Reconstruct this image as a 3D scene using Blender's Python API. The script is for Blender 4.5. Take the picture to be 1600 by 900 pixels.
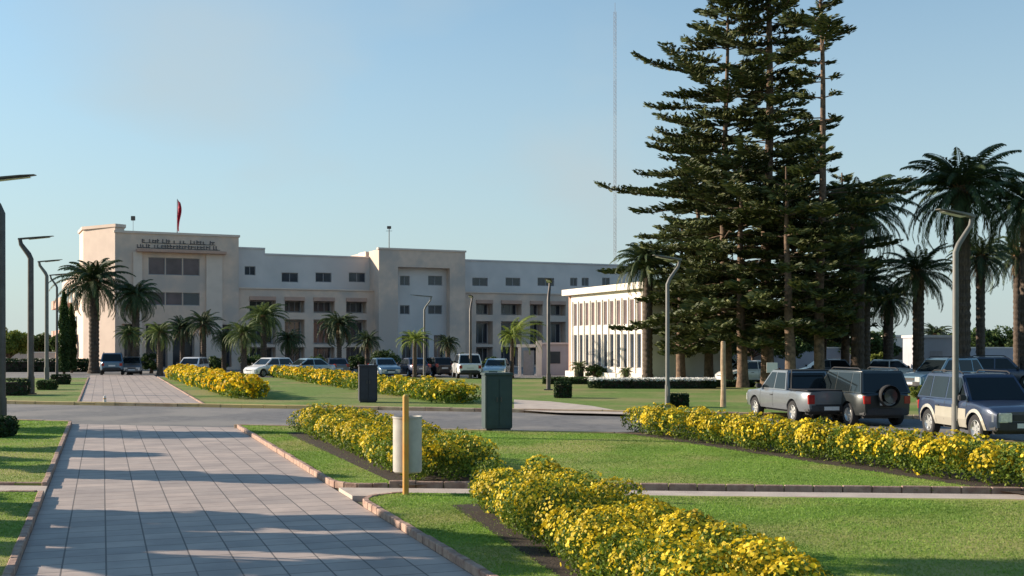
import bpy, bmesh, math, random
import numpy as np
from mathutils import Vector, Matrix
R = math.radians
for o in list(bpy.data.objects): bpy.data.objects.remove(o)
sc = bpy.context.scene
COL = sc.collection

# ------------------------------------------------------------------ camera
F, H, HY = 1800.0, 2.6, 538.0            # focal length (px of 1600), eye height, horizon row
cd = bpy.data.cameras.new('camera'); cam = bpy.data.objects.new('camera', cd); COL.objects.link(cam)
cam.location = (0, 0, H); cam.rotation_euler = (R(90), 0, 0)
cd.sensor_width = 36; cd.lens = 36*F/1600; cd.shift_y = (HY-450)/1600
cd.clip_start = 0.1; cd.clip_end = 9000
sc.camera = cam
# ------------------------------------------------------------------ light
SUN_EL, SUN_AZ = 19.0, (-0.97, 0.243)  # direction towards the sun on the ground
w = bpy.data.worlds.new('World'); sc.world = w; w.use_nodes = True
nt = w.node_tree; nt.nodes.clear()
N = nt.nodes.new; Lk = nt.links.new
out = N('ShaderNodeOutputWorld'); bg = N('ShaderNodeBackground'); sky = N('ShaderNodeTexSky')
sky.sky_type = 'NISHITA'; sky.sun_disc = False
sky.sun_elevation = R(SUN_EL); sky.sun_rotation = math.atan2(SUN_AZ[0], SUN_AZ[1])
sky.air_density = 1.0; sky.dust_density = 0.5; sky.ozone_density = 2.0; sky.altitude = 0
tc = N('ShaderNodeTexCoord'); mp = N('ShaderNodeMapping'); mp.inputs['Scale'].default_value = (1.6, 1.6, 2.6)
mp.inputs['Location'].default_value = (0.55, 0.2, 0.1)
nz = N('ShaderNodeTexNoise'); nz.inputs['Scale'].default_value = 1.7; nz.inputs['Detail'].default_value = 5; nz.inputs['Roughness'].default_value = .5
cr = N('ShaderNodeValToRGB'); cr.color_ramp.elements[0].position = .38; cr.color_ramp.elements[0].color = (.35, .35, .35, 1)
cr.color_ramp.elements[1].position = .72; cr.color_ramp.elements[1].color = (.95, .95, .95, 1)
mx = N('ShaderNodeMix'); mx.data_type = 'RGBA'; mx.inputs['B'].default_value = (2.75, 3.22, 3.38, 1)
Lk(tc.outputs['Generated'], mp.inputs[0]); Lk(mp.outputs[0], nz.inputs[0]); Lk(nz.outputs['Fac'], cr.inputs[0])
sx = N('ShaderNodeSeparateXYZ'); Lk(tc.outputs['Generated'], sx.inputs[0])
hz = N('ShaderNodeMapRange'); hz.inputs['From Min'].default_value = .22; hz.inputs['From Max'].default_value = .55; hz.inputs['To Min'].default_value = 1; hz.inputs['To Max'].default_value = 0
Lk(sx.outputs['Z'], hz.inputs['Value']); mu = N('ShaderNodeMath'); mu.operation = 'MULTIPLY'; Lk(hz.outputs[0], mu.inputs[0])
dt = N('ShaderNodeVectorMath'); dt.operation = 'DOT_PRODUCT'; dt.inputs[1].default_value = Vector((-.13, .97, .16)).normalized(); Lk(tc.outputs['Generated'], dt.inputs[0])
dr = N('ShaderNodeMapRange'); dr.inputs['From Min'].default_value = .90; dr.inputs['From Max'].default_value = .99; dr.inputs['To Min'].default_value = .12; dr.inputs['To Max'].default_value = 1.0; dr.interpolation_type = 'SMOOTHSTEP'
Lk(dt.outputs['Value'], dr.inputs['Value']); mk = N('ShaderNodeMath'); mk.operation = 'MULTIPLY'; Lk(dr.outputs[0], mk.inputs[0]); Lk(cr.outputs[0], mk.inputs[1]); Lk(mk.outputs[0], mu.inputs[1])
hl = N('ShaderNodeMapRange'); hl.inputs['From Min'].default_value = .02; hl.inputs['From Max'].default_value = .42; hl.inputs['To Min'].default_value = .85; hl.inputs['To Max'].default_value = 0
Lk(sx.outputs['Z'], hl.inputs['Value']); mm = N('ShaderNodeMath'); mm.operation = 'MAXIMUM'; Lk(hl.outputs[0], mm.inputs[0]); Lk(mu.outputs[0], mm.inputs[1])
Lk(mm.outputs[0], mx.inputs['Factor']); tn = N('ShaderNodeMix'); tn.data_type = 'RGBA'; tn.blend_type = 'MULTIPLY'; tn.inputs['Factor'].default_value = 1; tn.inputs['B'].default_value = (.76, .96, .97, 1)
Lk(sky.outputs[0], tn.inputs['A']); Lk(tn.outputs['Result'], mx.inputs['A']); Lk(mx.outputs['Result'], bg.inputs[0])
bg.inputs[1].default_value = 0.105
Lk(bg.outputs[0], out.inputs[0])
sl = bpy.data.lights.new('sun', 'SUN'); so = bpy.data.objects.new('sun', sl); COL.objects.link(so)
sl.energy = 5.0; sl.angle = R(.5); sl.color = (1, .85, .68)
sd = Vector((SUN_AZ[0]*math.cos(R(SUN_EL)), SUN_AZ[1]*math.cos(R(SUN_EL)), math.sin(R(SUN_EL))))
so.rotation_euler = sd.to_track_quat('Z', 'Y').to_euler()
sc.view_settings.view_transform = 'Standard'; sc.view_settings.look = 'None'
sc.view_settings.gamma = 1; sc.view_settings.exposure = 0.88; sc.view_settings.use_curve_mapping = False

# ------------------------------------------------------------------ helpers
rnd = random.Random(7)
def G(px, py, z=0.0):
    Y = F*(H-z)/(py-HY); return Vector(((px-800)/F*Y, Y, z))
def at(px, Y, z=0.0): return Vector(((px-800)/F*Y, Y, z))
def zof(py, Y): return H+(HY-py)*Y/F
PA = math.atan2(640, 1800); CP, SP = math.cos(PA), math.sin(PA)      # heading of the paths
def U(x, y, z=0.0): return Vector((x*CP-y*SP, x*SP+y*CP, z))
def link(o, parent=None):
    COL.objects.link(o)
    if parent is not None: o.parent = parent
    return o
def tag(o, label=None, cat=None, group=None, kind=None):
    if label: o['label'] = label
    if cat: o['category'] = cat
    if group: o['group'] = group
    if kind: o['kind'] = kind
    return o
def empty(name, loc=(0, 0, 0), rz=0.0):
    o = bpy.data.objects.new(name, None); o.location = loc; o.rotation_euler = (0, 0, rz); return link(o)
def thing(name, label, cat, loc=(0, 0, 0), rz=0.0, group=None):
    return tag(empty(name, loc, rz), label, cat, group)
class MB:
    def __init__(s): s.v = []; s.f = []
    def quad(s, a, b, c, d):
        n = len(s.v); s.v += [tuple(a), tuple(b), tuple(c), tuple(d)]; s.f.append((n, n+1, n+2, n+3)); return s
    def poly(s, pts):
        n = len(s.v); s.v += [tuple(p) for p in pts]; s.f.append(tuple(range(n, n+len(pts)))); return s
    def box(s, x0, x1, y0, y1, z0, z1):
        n = len(s.v)
        s.v += [(x0, y0, z0), (x1, y0, z0), (x1, y1, z0), (x0, y1, z0), (x0, y0, z1), (x1, y0, z1), (x1, y1, z1), (x0, y1, z1)]
        for q in ((3, 2, 1, 0), (4, 5, 6, 7), (0, 1, 5, 4), (1, 2, 6, 5), (2, 3, 7, 6), (3, 0, 4, 7)): s.f.append(tuple(n+i for i in q))
        return s
    def prism(s, pts, z0, z1):                      # pts: ccw list of (x, y)
        n = len(s.v); k = len(pts)
        s.v += [(p[0], p[1], z0) for p in pts]+[(p[0], p[1], z1) for p in pts]
        s.f.append(tuple(n+i for i in reversed(range(k)))); s.f.append(tuple(n+k+i for i in range(k)))
        for i in range(k): j = (i+1) % k; s.f.append((n+i, n+j, n+k+j, n+k+i))
        return s
    def tube(s, pts, rad, seg=8, cap=True, sq=1.0):
        pts = [Vector(p) for p in pts]; n0 = len(s.v)
        for i, p in enumerate(pts):
            d = (pts[min(i+1, len(pts)-1)]-pts[max(i-1, 0)]).normalized()
            a = d.cross(Vector((0, 1, 0)) if abs(d.y) < .9 else Vector((1, 0, 0))).normalized(); b = d.cross(a)
            r = rad[i] if isinstance(rad, (list, tuple)) else rad
            for k in range(seg):
                t = 2*math.pi*k/seg; s.v.append(tuple(p+a*math.cos(t)*r+b*math.sin(t)*r*sq))
        for i in range(len(pts)-1):
            for k in range(seg):
                a = n0+i*seg+k; b = n0+i*seg+(k+1) % seg; s.f.append((a, b, b+seg, a+seg))
        if cap:
            s.f.append(tuple(n0+k for k in reversed(range(seg)))); m = n0+(len(pts)-1)*seg; s.f.append(tuple(m+k for k in range(seg)))
        return s
    def lathe(s, prof, seg=24, axis='z', c=(0, 0, 0)):    # prof: (r, h)
        n0 = len(s.v)
        for r, h in prof:
            for k in range(seg):
                t = 2*math.pi*k/seg; a, b = r*math.cos(t), r*math.sin(t)
                s.v.append((c[0]+a, c[1]+b, c[2]+h) if axis == 'z' else (c[0]+a, c[1]+h, c[2]+b))
        for i in range(len(prof)-1):
            for k in range(seg):
                a = n0+i*seg+k; b = n0+i*seg+(k+1) % seg; s.f.append((a, b, b+seg, a+seg))
        return s
    def build(s, name, mat, parent=None, smooth=False, bevel=0, angle=35, fix=True, seg=2):
        me = bpy.data.meshes.new(name); me.from_pydata(s.v, [], s.f)
        if bevel or fix:
            bm = bmesh.new(); bm.from_mesh(me)
            if fix: bmesh.ops.recalc_face_normals(bm, faces=bm.faces)
            if bevel:
                es = [e for e in bm.edges if len(e.link_faces) == 2 and e.calc_face_angle(0) > R(30)]
                bmesh.ops.bevel(bm, geom=es, offset=bevel, segments=seg, affect='EDGES', clamp_overlap=True)
            bm.to_mesh(me); bm.free()
        me.materials.append(mat)
        if smooth:
            me.polygons.foreach_set('use_smooth', [True]*len(me.polygons)); me.set_sharp_from_angle(angle=R(angle))
        return link(bpy.data.objects.new(name, me), parent)
def np_mesh(name, V, nper, mat, parent=None):
    """V: (n*nper, 3) array, faces of nper consecutive vertices"""
    V = np.ascontiguousarray(V, dtype=np.float32).reshape(-1, 3); n = len(V)//nper
    me = bpy.data.meshes.new(name); me.vertices.add(len(V)); me.vertices.foreach_set('co', V.ravel())
    me.loops.add(len(V)); me.loops.foreach_set('vertex_index', np.arange(len(V), dtype=np.int32))
    me.polygons.add(n); me.polygons.foreach_set('loop_start', np.arange(n, dtype=np.int32)*nper)
    me.update(calc_edges=True); me.validate(); me.materials.append(mat)
    return link(bpy.data.objects.new(name, me), parent)
def copy_tree(o, parent=None):
    c = o.copy(); COL.objects.link(c)
    if parent is not None: c.parent = parent
    for ch in [k for k in bpy.data.objects if k.parent == o]: copy_tree(ch, c)
    return c

# ------------------------------------------------------------------ materials
def new_mat(name):
    m = bpy.data.materials.new(name); m.use_nodes = True; t = m.node_tree
    return m, t, t.nodes['Principled BSDF'], t.nodes['Material Output']
def node(t, k, **kw):
    n = t.nodes.new(k)
    for a, b in kw.items():
        if hasattr(n, a): setattr(n, a, b)
        else: n.inputs[a.replace('_', ' ')].default_value = b
    return n
def c4(c): return (c[0], c[1], c[2], 1)
def surf(name, c1, c2=None, scale=4, rough=.8, metal=0, bump=0, bscale=40, spec=.4, coat=0, detail=6, c3=None, s3=.4):
    m, t, p, o = new_mat(name)
    p.inputs['Roughness'].default_value = rough; p.inputs['Metallic'].default_value = metal
    p.inputs['Specular IOR Level'].default_value = spec
    if coat: p.inputs['Coat Weight'].default_value = coat; p.inputs['Coat Roughness'].default_value = .08
    co = node(t, 'ShaderNodeTexCoord')
    if c2 is None: c2 = tuple(x*.86 for x in c1)
    n = node(t, 'ShaderNodeTexNoise', Scale=scale, Detail=detail); t.links.new(co.outputs['Object'], n.inputs['Vector'])
    r = node(t, 'ShaderNodeValToRGB'); r.color_ramp.elements[0].position = .35; r.color_ramp.elements[1].position = .65
    r.color_ramp.elements[0].color = c4(c2); r.color_ramp.elements[1].color = c4(c1)
    t.links.new(n.outputs['Fac'], r.inputs[0]); res = r.outputs[0]
    if c3 is not None:
        n3 = node(t, 'ShaderNodeTexNoise', Scale=s3, Detail=4); t.links.new(co.outputs['Object'], n3.inputs['Vector'])
        r3 = node(t, 'ShaderNodeValToRGB'); r3.color_ramp.elements[0].position = .45; r3.color_ramp.elements[1].position = .62
        x = node(t, 'ShaderNodeMix', data_type='RGBA'); x.inputs['B'].default_value = c4(c3)
        t.links.new(n3.outputs['Fac'], r3.inputs[0]); t.links.new(r3.outputs[0], x.inputs['Factor'])
        t.links.new(res, x.inputs['A']); res = x.outputs['Result']
    t.links.new(res, p.inputs['Base Color'])
    if bump:
        nb = node(t, 'ShaderNodeTexNoise', Scale=bscale, Detail=8); t.links.new(co.outputs['Object'], nb.inputs['Vector'])
        b = node(t, 'ShaderNodeBump', Strength=bump, Distance=.02); t.links.new(nb.outputs['Fac'], b.inputs['Height'])
        t.links.new(b.outputs[0], p.inputs['Normal'])
    return m
def leafmat(name, cols, trans=.3, rough=.6, patch=1.2, pcol=None):
    m, t, p, o = new_mat(name)
    g = node(t, 'ShaderNodeNewGeometry'); r = node(t, 'ShaderNodeValToRGB'); r.color_ramp.interpolation = 'LINEAR'
    el = r.color_ramp.elements
    while len(el) < len(cols): el.new(.5)
    for i, c in enumerate(cols): el[i].position = i/(len(cols)-1); el[i].color = c4(c)
    t.links.new(g.outputs['Random Per Island'], r.inputs[0]); res = r.outputs[0]
    co = node(t, 'ShaderNodeTexCoord'); n = node(t, 'ShaderNodeTexNoise', Scale=patch, Detail=3)
    t.links.new(co.outputs['Object'], n.inputs['Vector'])
    mr = node(t, 'ShaderNodeMapRange'); mr.inputs['From Min'].default_value = .3; mr.inputs['From Max'].default_value = .7
    mr.inputs['To Min'].default_value = .65; mr.inputs['To Max'].default_value = 1.3
    t.links.new(n.outputs['Fac'], mr.inputs['Value'])
    x = node(t, 'ShaderNodeVectorMath', operation='SCALE'); t.links.new(res, x.inputs[0]); t.links.new(mr.outputs[0], x.inputs['Scale'])
    res = x.outputs[0]
    if pcol:
        n2 = node(t, 'ShaderNodeTexNoise', Scale=.28, Detail=6, Roughness=.6); t.links.new(co.outputs['Object'], n2.inputs['Vector'])
        r2 = node(t, 'ShaderNodeValToRGB'); r2.color_ramp.elements[0].position = .48; r2.color_ramp.elements[1].position = .66; r2.color_ramp.elements[1].color = (.8, .8, .8, 1)
        t.links.new(n2.outputs['Fac'], r2.inputs[0]); y = node(t, 'ShaderNodeMix', data_type='RGBA'); y.inputs['B'].default_value = c4(pcol)
        t.links.new(r2.outputs[0], y.inputs['Factor']); t.links.new(res, y.inputs['A']); res = y.outputs['Result']
    t.links.new(res, p.inputs['Base Color']); p.inputs['Roughness'].default_value = rough; p.inputs['Specular IOR Level'].default_value = .3
    if trans:
        tr = node(t, 'ShaderNodeBsdfTranslucent'); t.links.new(res, tr.inputs['Color'])
        ms = node(t, 'ShaderNodeMixShader', Fac=trans); t.links.new(p.outputs[0], ms.inputs[1]); t.links.new(tr.outputs[0], ms.inputs[2])
        t.links.new(ms.outputs[0], o.inputs['Surface'])
    return m
M = {}
M['earth'] = surf('earth', (.20, .17, .10), (.10, .12, .05), .6, .95)
M['lawn'] = surf('lawn', (.20, .30, .05), (.13, .22, .035), 9, .95, bump=.6, bscale=120, spec=.15, c3=(.33, .31, .11), s3=.28)
M['lawn_far'] = surf('lawn_far', (.17, .24, .06), (.11, .18, .04), 5, .95, bump=.5, bscale=60, spec=.15, c3=(.24, .23, .09), s3=.22)
M['asphalt'] = surf('asphalt', (.17, .165, .165), (.12, .118, .12), 3, .9, bump=.4, bscale=90, c3=(.22, .205, .19), s3=.3)
M['kerb'] = surf('kerb', (.42, .29, .22), (.28, .17, .13), 7, .85, bump=.4, bscale=40)
M['kerb_road'] = surf('kerb_road', (.42, .33, .22), (.26, .17, .12), 2.2, .85, bump=.4, bscale=40, c3=(.5, .38, .14), s3=.12)
M['pale_path'] = surf('pale_path', (.52, .44, .37), (.42, .35, .30), 2, .85, bump=.3)
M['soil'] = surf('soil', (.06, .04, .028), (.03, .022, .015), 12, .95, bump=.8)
def tile_mat():
    m, t, p, o = new_mat('paving')
    co = node(t, 'ShaderNodeTexCoord')
    br = node(t, 'ShaderNodeTexBrick', offset=0.0, squash=1.0)
    br.inputs['Scale'].default_value = 1.0; br.inputs['Brick Width'].default_value = .486; br.inputs['Row Height'].default_value = .486
    br.inputs['Mortar Size'].default_value = .011; br.inputs['Mortar Smooth'].default_value = .2; br.inputs['Bias'].default_value = 0
    br.inputs['Color1'].default_value = (.47, .385, .335, 1); br.inputs['Color2'].default_value = (.36, .305, .275, 1); br.inputs['Mortar'].default_value = (.13, .11, .10, 1)
    mp = node(t, 'ShaderNodeMapping'); mp.inputs['Location'].default_value = (.93, 0, 0)
    t.links.new(co.outputs['Object'], mp.inputs[0]); t.links.new(mp.outputs[0], br.inputs['Vector'])
    n = node(t, 'ShaderNodeTexNoise', Scale=1.1, Detail=9, Roughness=.65); t.links.new(co.outputs['Object'], n.inputs['Vector'])
    r = node(t, 'ShaderNodeValToRGB'); r.color_ramp.elements[0].position = .3; r.color_ramp.elements[1].position = .7
    r.color_ramp.elements[0].color = (.74, .72, .72, 1); r.color_ramp.elements[1].color = (1.1, 1.08, 1.05, 1)
    t.links.new(n.outputs['Fac'], r.inputs[0])
    x = node(t, 'ShaderNodeMix', data_type='RGBA', blend_type='MULTIPLY'); x.inputs['Factor'].default_value = 1
    t.links.new(br.outputs['Color'], x.inputs['A']); t.links.new(r.outputs[0], x.inputs['B'])
    t.links.new(x.outputs['Result'], p.inputs['Base Color']); p.inputs['Roughness'].default_value = .72
    nb = node(t, 'ShaderNodeTexNoise', Scale=60, Detail=6); t.links.new(co.outputs['Object'], nb.inputs['Vector'])
    ad = node(t, 'ShaderNodeMath', operation='SUBTRACT'); ml = node(t, 'ShaderNodeMath', operation='MULTIPLY'); ml.inputs[1].default_value = .15
    t.links.new(nb.outputs['Fac'], ml.inputs[0]); t.links.new(ml.outputs[0], ad.inputs[0]); t.links.new(br.outputs['Fac'], ad.inputs[1])
    b = node(t, 'ShaderNodeBump', Strength=.6, Distance=.008); t.links.new(ad.outputs[0], b.inputs['Height']); t.links.new(b.outputs[0], p.inputs['Normal'])
    return m
M['tile'] = tile_mat()
M['beige'] = surf('beige', (.74, .54, .42), (.66, .485, .38), 1.6, .9, bump=.4, bscale=8, c3=(.52, .42, .36), s3=.3)
M['beige2'] = surf('beige2', (.72, .57, .47), (.66, .52, .43), 1.0, .9, bump=.2, bscale=8)
M['palewall'] = surf('palewall', (.68, .61, .57), (.61, .55, .52), .7, .9, c3=(.56, .51, .48), s3=.2)
M['rose'] = surf('rose', (.55, .34, .25), (.45, .28, .22), 1.0, .9)
M['white'] = surf('white', (.78, .71, .63), (.72, .65, .57), 1.5, .85)
M['greywall'] = surf('greywall', (.40, .40, .43), (.34, .34, .37), .8, .9)
M['frame'] = surf('frame', (.30, .29, .30), None, 5, .5)
M['curtain'] = surf('curtain', (.36, .29, .28), (.28, .22, .22), 2, .85)
def glass(name, c, rough=.12):
    return surf(name, c, tuple(x*.6 for x in c), .8, rough, spec=.5)
M['glass'] = glass('glass', (.035, .045, .065)); M['glass2'] = glass('glass2', (.15, .10, .10), .35)
M['car_glass'] = surf('car_glass', (.012, .017, .02), None, 1, .06, spec=.35)
M['tyre'] = surf('tyre', (.025, .025, .026), None, 20, .85)
M['rim'] = surf('rim', (.62, .62, .60), None, 5, .35, metal=.7)
M['trim'] = surf('trim', (.03, .03, .033), None, 8, .6)
M['plate'] = surf('plate', (.65, .66, .66), None, 30, .5)
M['red_lamp'] = surf('red_lamp', (.35, .02, .015), None, 5, .2, coat=.5)
M['head_lamp'] = surf('head_lamp', (.75, .77, .78), (.5, .52, .55), 14, .12, metal=.3, coat=.6)
def paint(name, c, metal=.35): return surf(name, c, tuple(x*.93 for x in c), 3, .32, metal=metal, coat=.7, spec=.5)
M['p_silver'] = paint('p_silver', (.17, .185, .20)); M['p_dark'] = paint('p_dark', (.014, .018, .018), .1); M['p_navy'] = paint('p_navy', (.028, .042, .085), .2)
M['p_white'] = paint('p_white', (.78, .78, .78), 0); M['p_blue'] = paint('p_blue', (.10, .18, .26)); M['p_grey'] = paint('p_grey', (.16, .16, .18))
M['p_beige'] = paint('p_beige', (.44, .41, .34), .2); M['p_black'] = paint('p_black', (.02, .02, .025), .1); M['p_ice'] = paint('p_ice', (.38, .50, .56))
M['bark'] = surf('bark', (.20, .13, .085), (.08, .055, .04), 5, .95, bump=1.0, bscale=14)
M['bark_pale'] = surf('bark_pale', (.46, .34, .22), (.34, .23, .14), 5, .9, bump=.6, bscale=14)
M['palm_bark'] = surf('palm_bark', (.13, .095, .07), (.055, .042, .034), 7, .95, bump=1.0, bscale=16)
M['palm_boss'] = surf('palm_boss', (.28, .16, .07), (.10, .06, .035), 7, .95, bump=1.0, bscale=12)
M['palm'] = leafmat('palm_leaf', [(.026, .048, .020), (.048, .076, .028), (.085, .11, .038)], .15)
M['palm_bright'] = leafmat('palm_leaf_bright', [(.10, .16, .03), (.18, .24, .045), (.26, .29, .06)], .4)
M['palm_mid'] = leafmat('palm_leaf_mid', [(.06, .10, .03), (.10, .14, .04), (.14, .17, .05)], .3)
M['needle'] = leafmat('needle', [(.035, .055, .018), (.065, .085, .026), (.13, .135, .042)], .15, patch=.35)
M['leaf'] = leafmat('leaf', [(.03, .06, .018), (.05, .09, .025), (.08, .12, .03)], .3, patch=.6)
M['leaf_yel'] = leafmat('leaf_yel', [(.12, .17, .03), (.19, .23, .04), (.24, .26, .05)], .35, patch=.6)
M['hedge_leaf'] = leafmat('hedge_leaf', [(.05, .10, .012), (.12, .19, .02), (.24, .28, .035)], .35, patch=1.5)
M['flower'] = leafmat('flower', [(.50, .36, .012), (.66, .48, .015), (.78, .62, .04)], .3, patch=1.6)
M['flower_gold'] = leafmat('flower_gold', [(.68, .42, .01), (.84, .56, .01), (.86, .66, .03)], .35, patch=2.2)
M['flower_white'] = leafmat('flower_white', [(.6, .6, .56), (.8, .8, .76), (.82, .8, .78)], .3)
M['boxhedge'] = leafmat('boxhedge', [(.012, .03, .010), (.022, .048, .014), (.04, .07, .02)], .2, patch=2)
M['grass'] = leafmat('grass', [(.15, .27, .035), (.18, .31, .045), (.24, .34, .06)], .4, patch=.5, pcol=(.31, .34, .10))
M['lamp_metal'] = surf('lamp_metal', (.11, .10, .09), (.08, .07, .065), 3, .5, metal=.4)
M['lamp_pale'] = surf('lamp_pale', (.17, .17, .155), (.14, .135, .125), 3, .6, metal=.1)
M['lens'] = surf('lens', (.72, .72, .68), None, 3, .3)
M['post'] = surf('post', (.62, .30, .05), (.50, .23, .04), 6, .7, c3=(.50, .36, .10), s3=2)
M['bin'] = surf('bin', (.42, .40, .36), (.36, .34, .31), 4, .5, c3=(.45, .43, .38), s3=3)
M['cab'] = surf('cab', (.035, .062, .062), (.028, .05, .052), 3, .6)
M['cab2'] = surf('cab2', (.035, .035, .05), (.028, .028, .04), 3, .6)
M['flag'] = surf('flag', (.55, .02, .05), (.45, .015, .04), 3, .8)
M['mast_r'] = surf('mast_r', (.20, .17, .17), None, 3, .7); M['mast_w'] = surf('mast_w', (.30, .31, .33), None, 3, .7)
M['letters'] = surf('letters', (.10, .085, .09), None, 3, .6)

# ------------------------------------------------------------------ ground
def sheet(name, pts, z, mat):
    mb = MB(); mb.poly([(p[0], p[1], z) for p in pts]); o = mb.build(name, mat); return tag(o, kind='structure')
def slab(name, pts, z0, z1, mat):
    mb = MB(); mb.prism([(p[0], p[1]) for p in pts], z0, z1); o = mb.build(name, mat); return tag(o, kind='structure')
sheet('ground', [(-4000, -300), (4000, -300), (4000, 5000), (-4000, 5000)], -.03, M['earth'])
PL, PR = -.93, 3.93
def path_strip(name, y0, y1, z, x0=PL, x1=PR):
    mb = MB(); mb.quad((x0, y0, z), (x1, y0, z), (x1, y1, z), (x0, y1, z)); o = mb.build(name, M['tile']); o.rotation_euler = (0, 0, PA); tag(o, kind='structure'); return o
far_l = [G(0, 631), G(1600, 658)]; near_l = [G(0, 660), G(1600, 696)]
def line_at(l, X): a, b = l; t = (X-a.x)/(b.x-a.x); return Vector((X, a.y+(b.y-a.y)*t, 0))
ROADF = [line_at(far_l, -160), line_at(far_l, 160)]; ROADN = [line_at(near_l, -160), line_at(near_l, 160)]
slab('road', [ROADN[0], ROADN[1], ROADF[1], ROADF[0]], -.3, .002, M['asphalt'])
def u_on(l, xp):     # intersection of u = xp with a line, as (xp, y')
    a, b = l; ax, ay = a.x*CP+a.y*SP, -a.x*SP+a.y*CP; bx, by = b.x*CP+b.y*SP, -b.x*SP+b.y*CP
    return ay+(by-ay)*(xp-ax)/(bx-ax)
def upt(xp, l): return U(xp, u_on(l, xp))
mb = MB(); mb.poly([(PL, -12, .004), (PR, -12, .004), (PR, u_on(ROADN, PR), .004), (PL, u_on(ROADN, PL), .004)])
o = mb.build('paved_path', M['tile']); o.rotation_euler = (0, 0, PA); tag(o, kind='structure')
mb = MB(); mb.poly([(PL, u_on(ROADF, PL), .10), (PR, u_on(ROADF, PR), .10), (PR, 99, .10), (PL, 99, .10)])
o = mb.build('paved_path_beyond_road', M['tile']); o.rotation_euler = (0, 0, PA); tag(o, kind='structure')
# cross path (its two edges), left and right of the main path
cf = [G(540, 768), G(1600, 779)]; cn = [G(540, 781), G(1600, 792)]
CF = [line_at(cf, -60), line_at(cf, 60)]; CN = [line_at(cn, -60), line_at(cn, 60)]
def u_x(l, xp): return U(xp, u_on(l, xp))
slab('cross_path', [CN[0], u_x(CN, PL-.005), u_x(CF, PL-.005), CF[0]], -.3, .05, M['pale_path'])
slab('cross_path', [u_x(CN, PR+.005), CN[1], CF[1], u_x(CF, PR+.005)], -.3, .07, M['pale_path'])
LZ = .09
KW = .10
def lawn(name, pts, mat=M['lawn'], z=LZ): return slab(name, pts, -.3, z, mat)
def kerb(name, pts, z0, z1, mat, width=KW, blen=.5, side=1, closed=False):
    """row of kerb blocks along a polyline, set to one side of it"""
    mb = MB(); rr = random.Random(len(pts)*31+int(abs(pts[0].x)*10))
    for a, b in zip(pts[:-1], pts[1:]):
        d = (b-a); L = d.length; d = d.normalized(); nn = Vector((-d.y, d.x, 0))*side; n = max(1, round(L/blen)); s = L/n
        for i in range(n):
            p = a+d*(i*s+.008); q = a+d*((i+1)*s-.008); j = rr.uniform(-.006, .006); jz = rr.uniform(-.006, .006)
            c = [p+nn*j, q+nn*j, q+nn*(width+j), p+nn*(width+j)]
            if side < 0: c = c[::-1]
            mb.prism([(v.x, v.y) for v in c], z0, z1+jz)
    o = mb.build(name, mat, bevel=.012 if z1-z0 > .05 else 0, seg=1); return tag(o, kind='structure')
def inner(pts): return pts
XL = -60
# left near lawns
kl, kr = PL-KW, PR+KW
lawn('lawn', [U(kl, u_on(CF, kl)), U(kl, u_on(ROADN, kl)), line_at(ROADN, XL), line_at(CF, XL)][::-1])
lawn('lawn', [U(kl, -12), U(kl, u_on(CN, kl)), line_at(CN, XL), Vector((XL, -12, 0))][::-1])
kerb('kerb', [U(PL, u_on(CF, PL)+.0), U(PL, u_on(ROADN, PL))], -.02, .108, M['kerb'], side=1)
kerb('kerb', [U(PL, -10), U(PL, u_on(CN, PL))], -.02, .108, M['kerb'], side=1)
kerb('kerb', [line_at(CF, -40), U(kl, u_on(CF, kl))], -.02, .108, M['kerb'], side=1)
kerb('kerb', [line_at(CN, -40), U(kl, u_on(CN, kl))], -.02, .108, M['kerb'], side=-1)
# right near lawns with rounded corners at the cross path
def corner(l, s, o_=0.0):   # s=+1: lawn beyond the cross path, -1: lawn nearer than it
    y0 = u_on(l, PR); c = []
    for k in range(6):
        a = k/5*math.pi/2; r = .9
        x = PR+o_+(r-o_)*(1-math.cos(a)); y = y0+s*(o_+(r-o_)*(1-math.sin(a))); c.append(U(x, y))
    return c          # from on-path to on-cross-path
c1 = corner(CF, 1); c2 = corner(CN, -1); d1 = corner(CF, 1, .06); d2 = corner(CN, -1, .06)
lawn('lawn', d1+[line_at(CF, 59)+Vector((0, .06, 0)), line_at(ROADN, 59), U(PR+.06, u_on(ROADN, PR+.06))])
lawn('lawn', [U(PR+.06, -12), Vector((60, -12, 0)), line_at(CN, 59)-Vector((0, .06, 0))]+d2[::-1])
kerb('kerb', [U(PR, u_on(ROADN, PR))]+c1, -.02, .108, M['kerb'], side=1, blen=.42)
kerb('kerb', [c1[-1], line_at(CF, 40)], -.02, .15, M['kerb'], side=1)
kerb('kerb', [line_at(CN, 40), c2[-1]], -.02, .085, M['kerb'], side=1)
kerb('kerb', c2[::-1]+[U(PR, -8)], -.02, .108, M['kerb'], side=1, blen=.3)
# road kerbs
kerb('kerb', [ROADF[0]+Vector((80, 0, 0))*1, line_at(ROADF, 60)] if False else [line_at(ROADF, -60), line_at(ROADF, 60)], -.02, .14, M['kerb_road'], width=.35, blen=1.0, side=1)
kerb('kerb', [line_at(ROADN, -55), U(PL, u_on(ROADN, PL))], -.02, .12, M['kerb_road'], width=.15, blen=1.0, side=-1)
kerb('kerb', [U(PR, u_on(ROADN, PR)), line_at(ROADN, 50)], -.02, .12, M['kerb_road'], width=.15, blen=1.0, side=-1)
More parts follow.
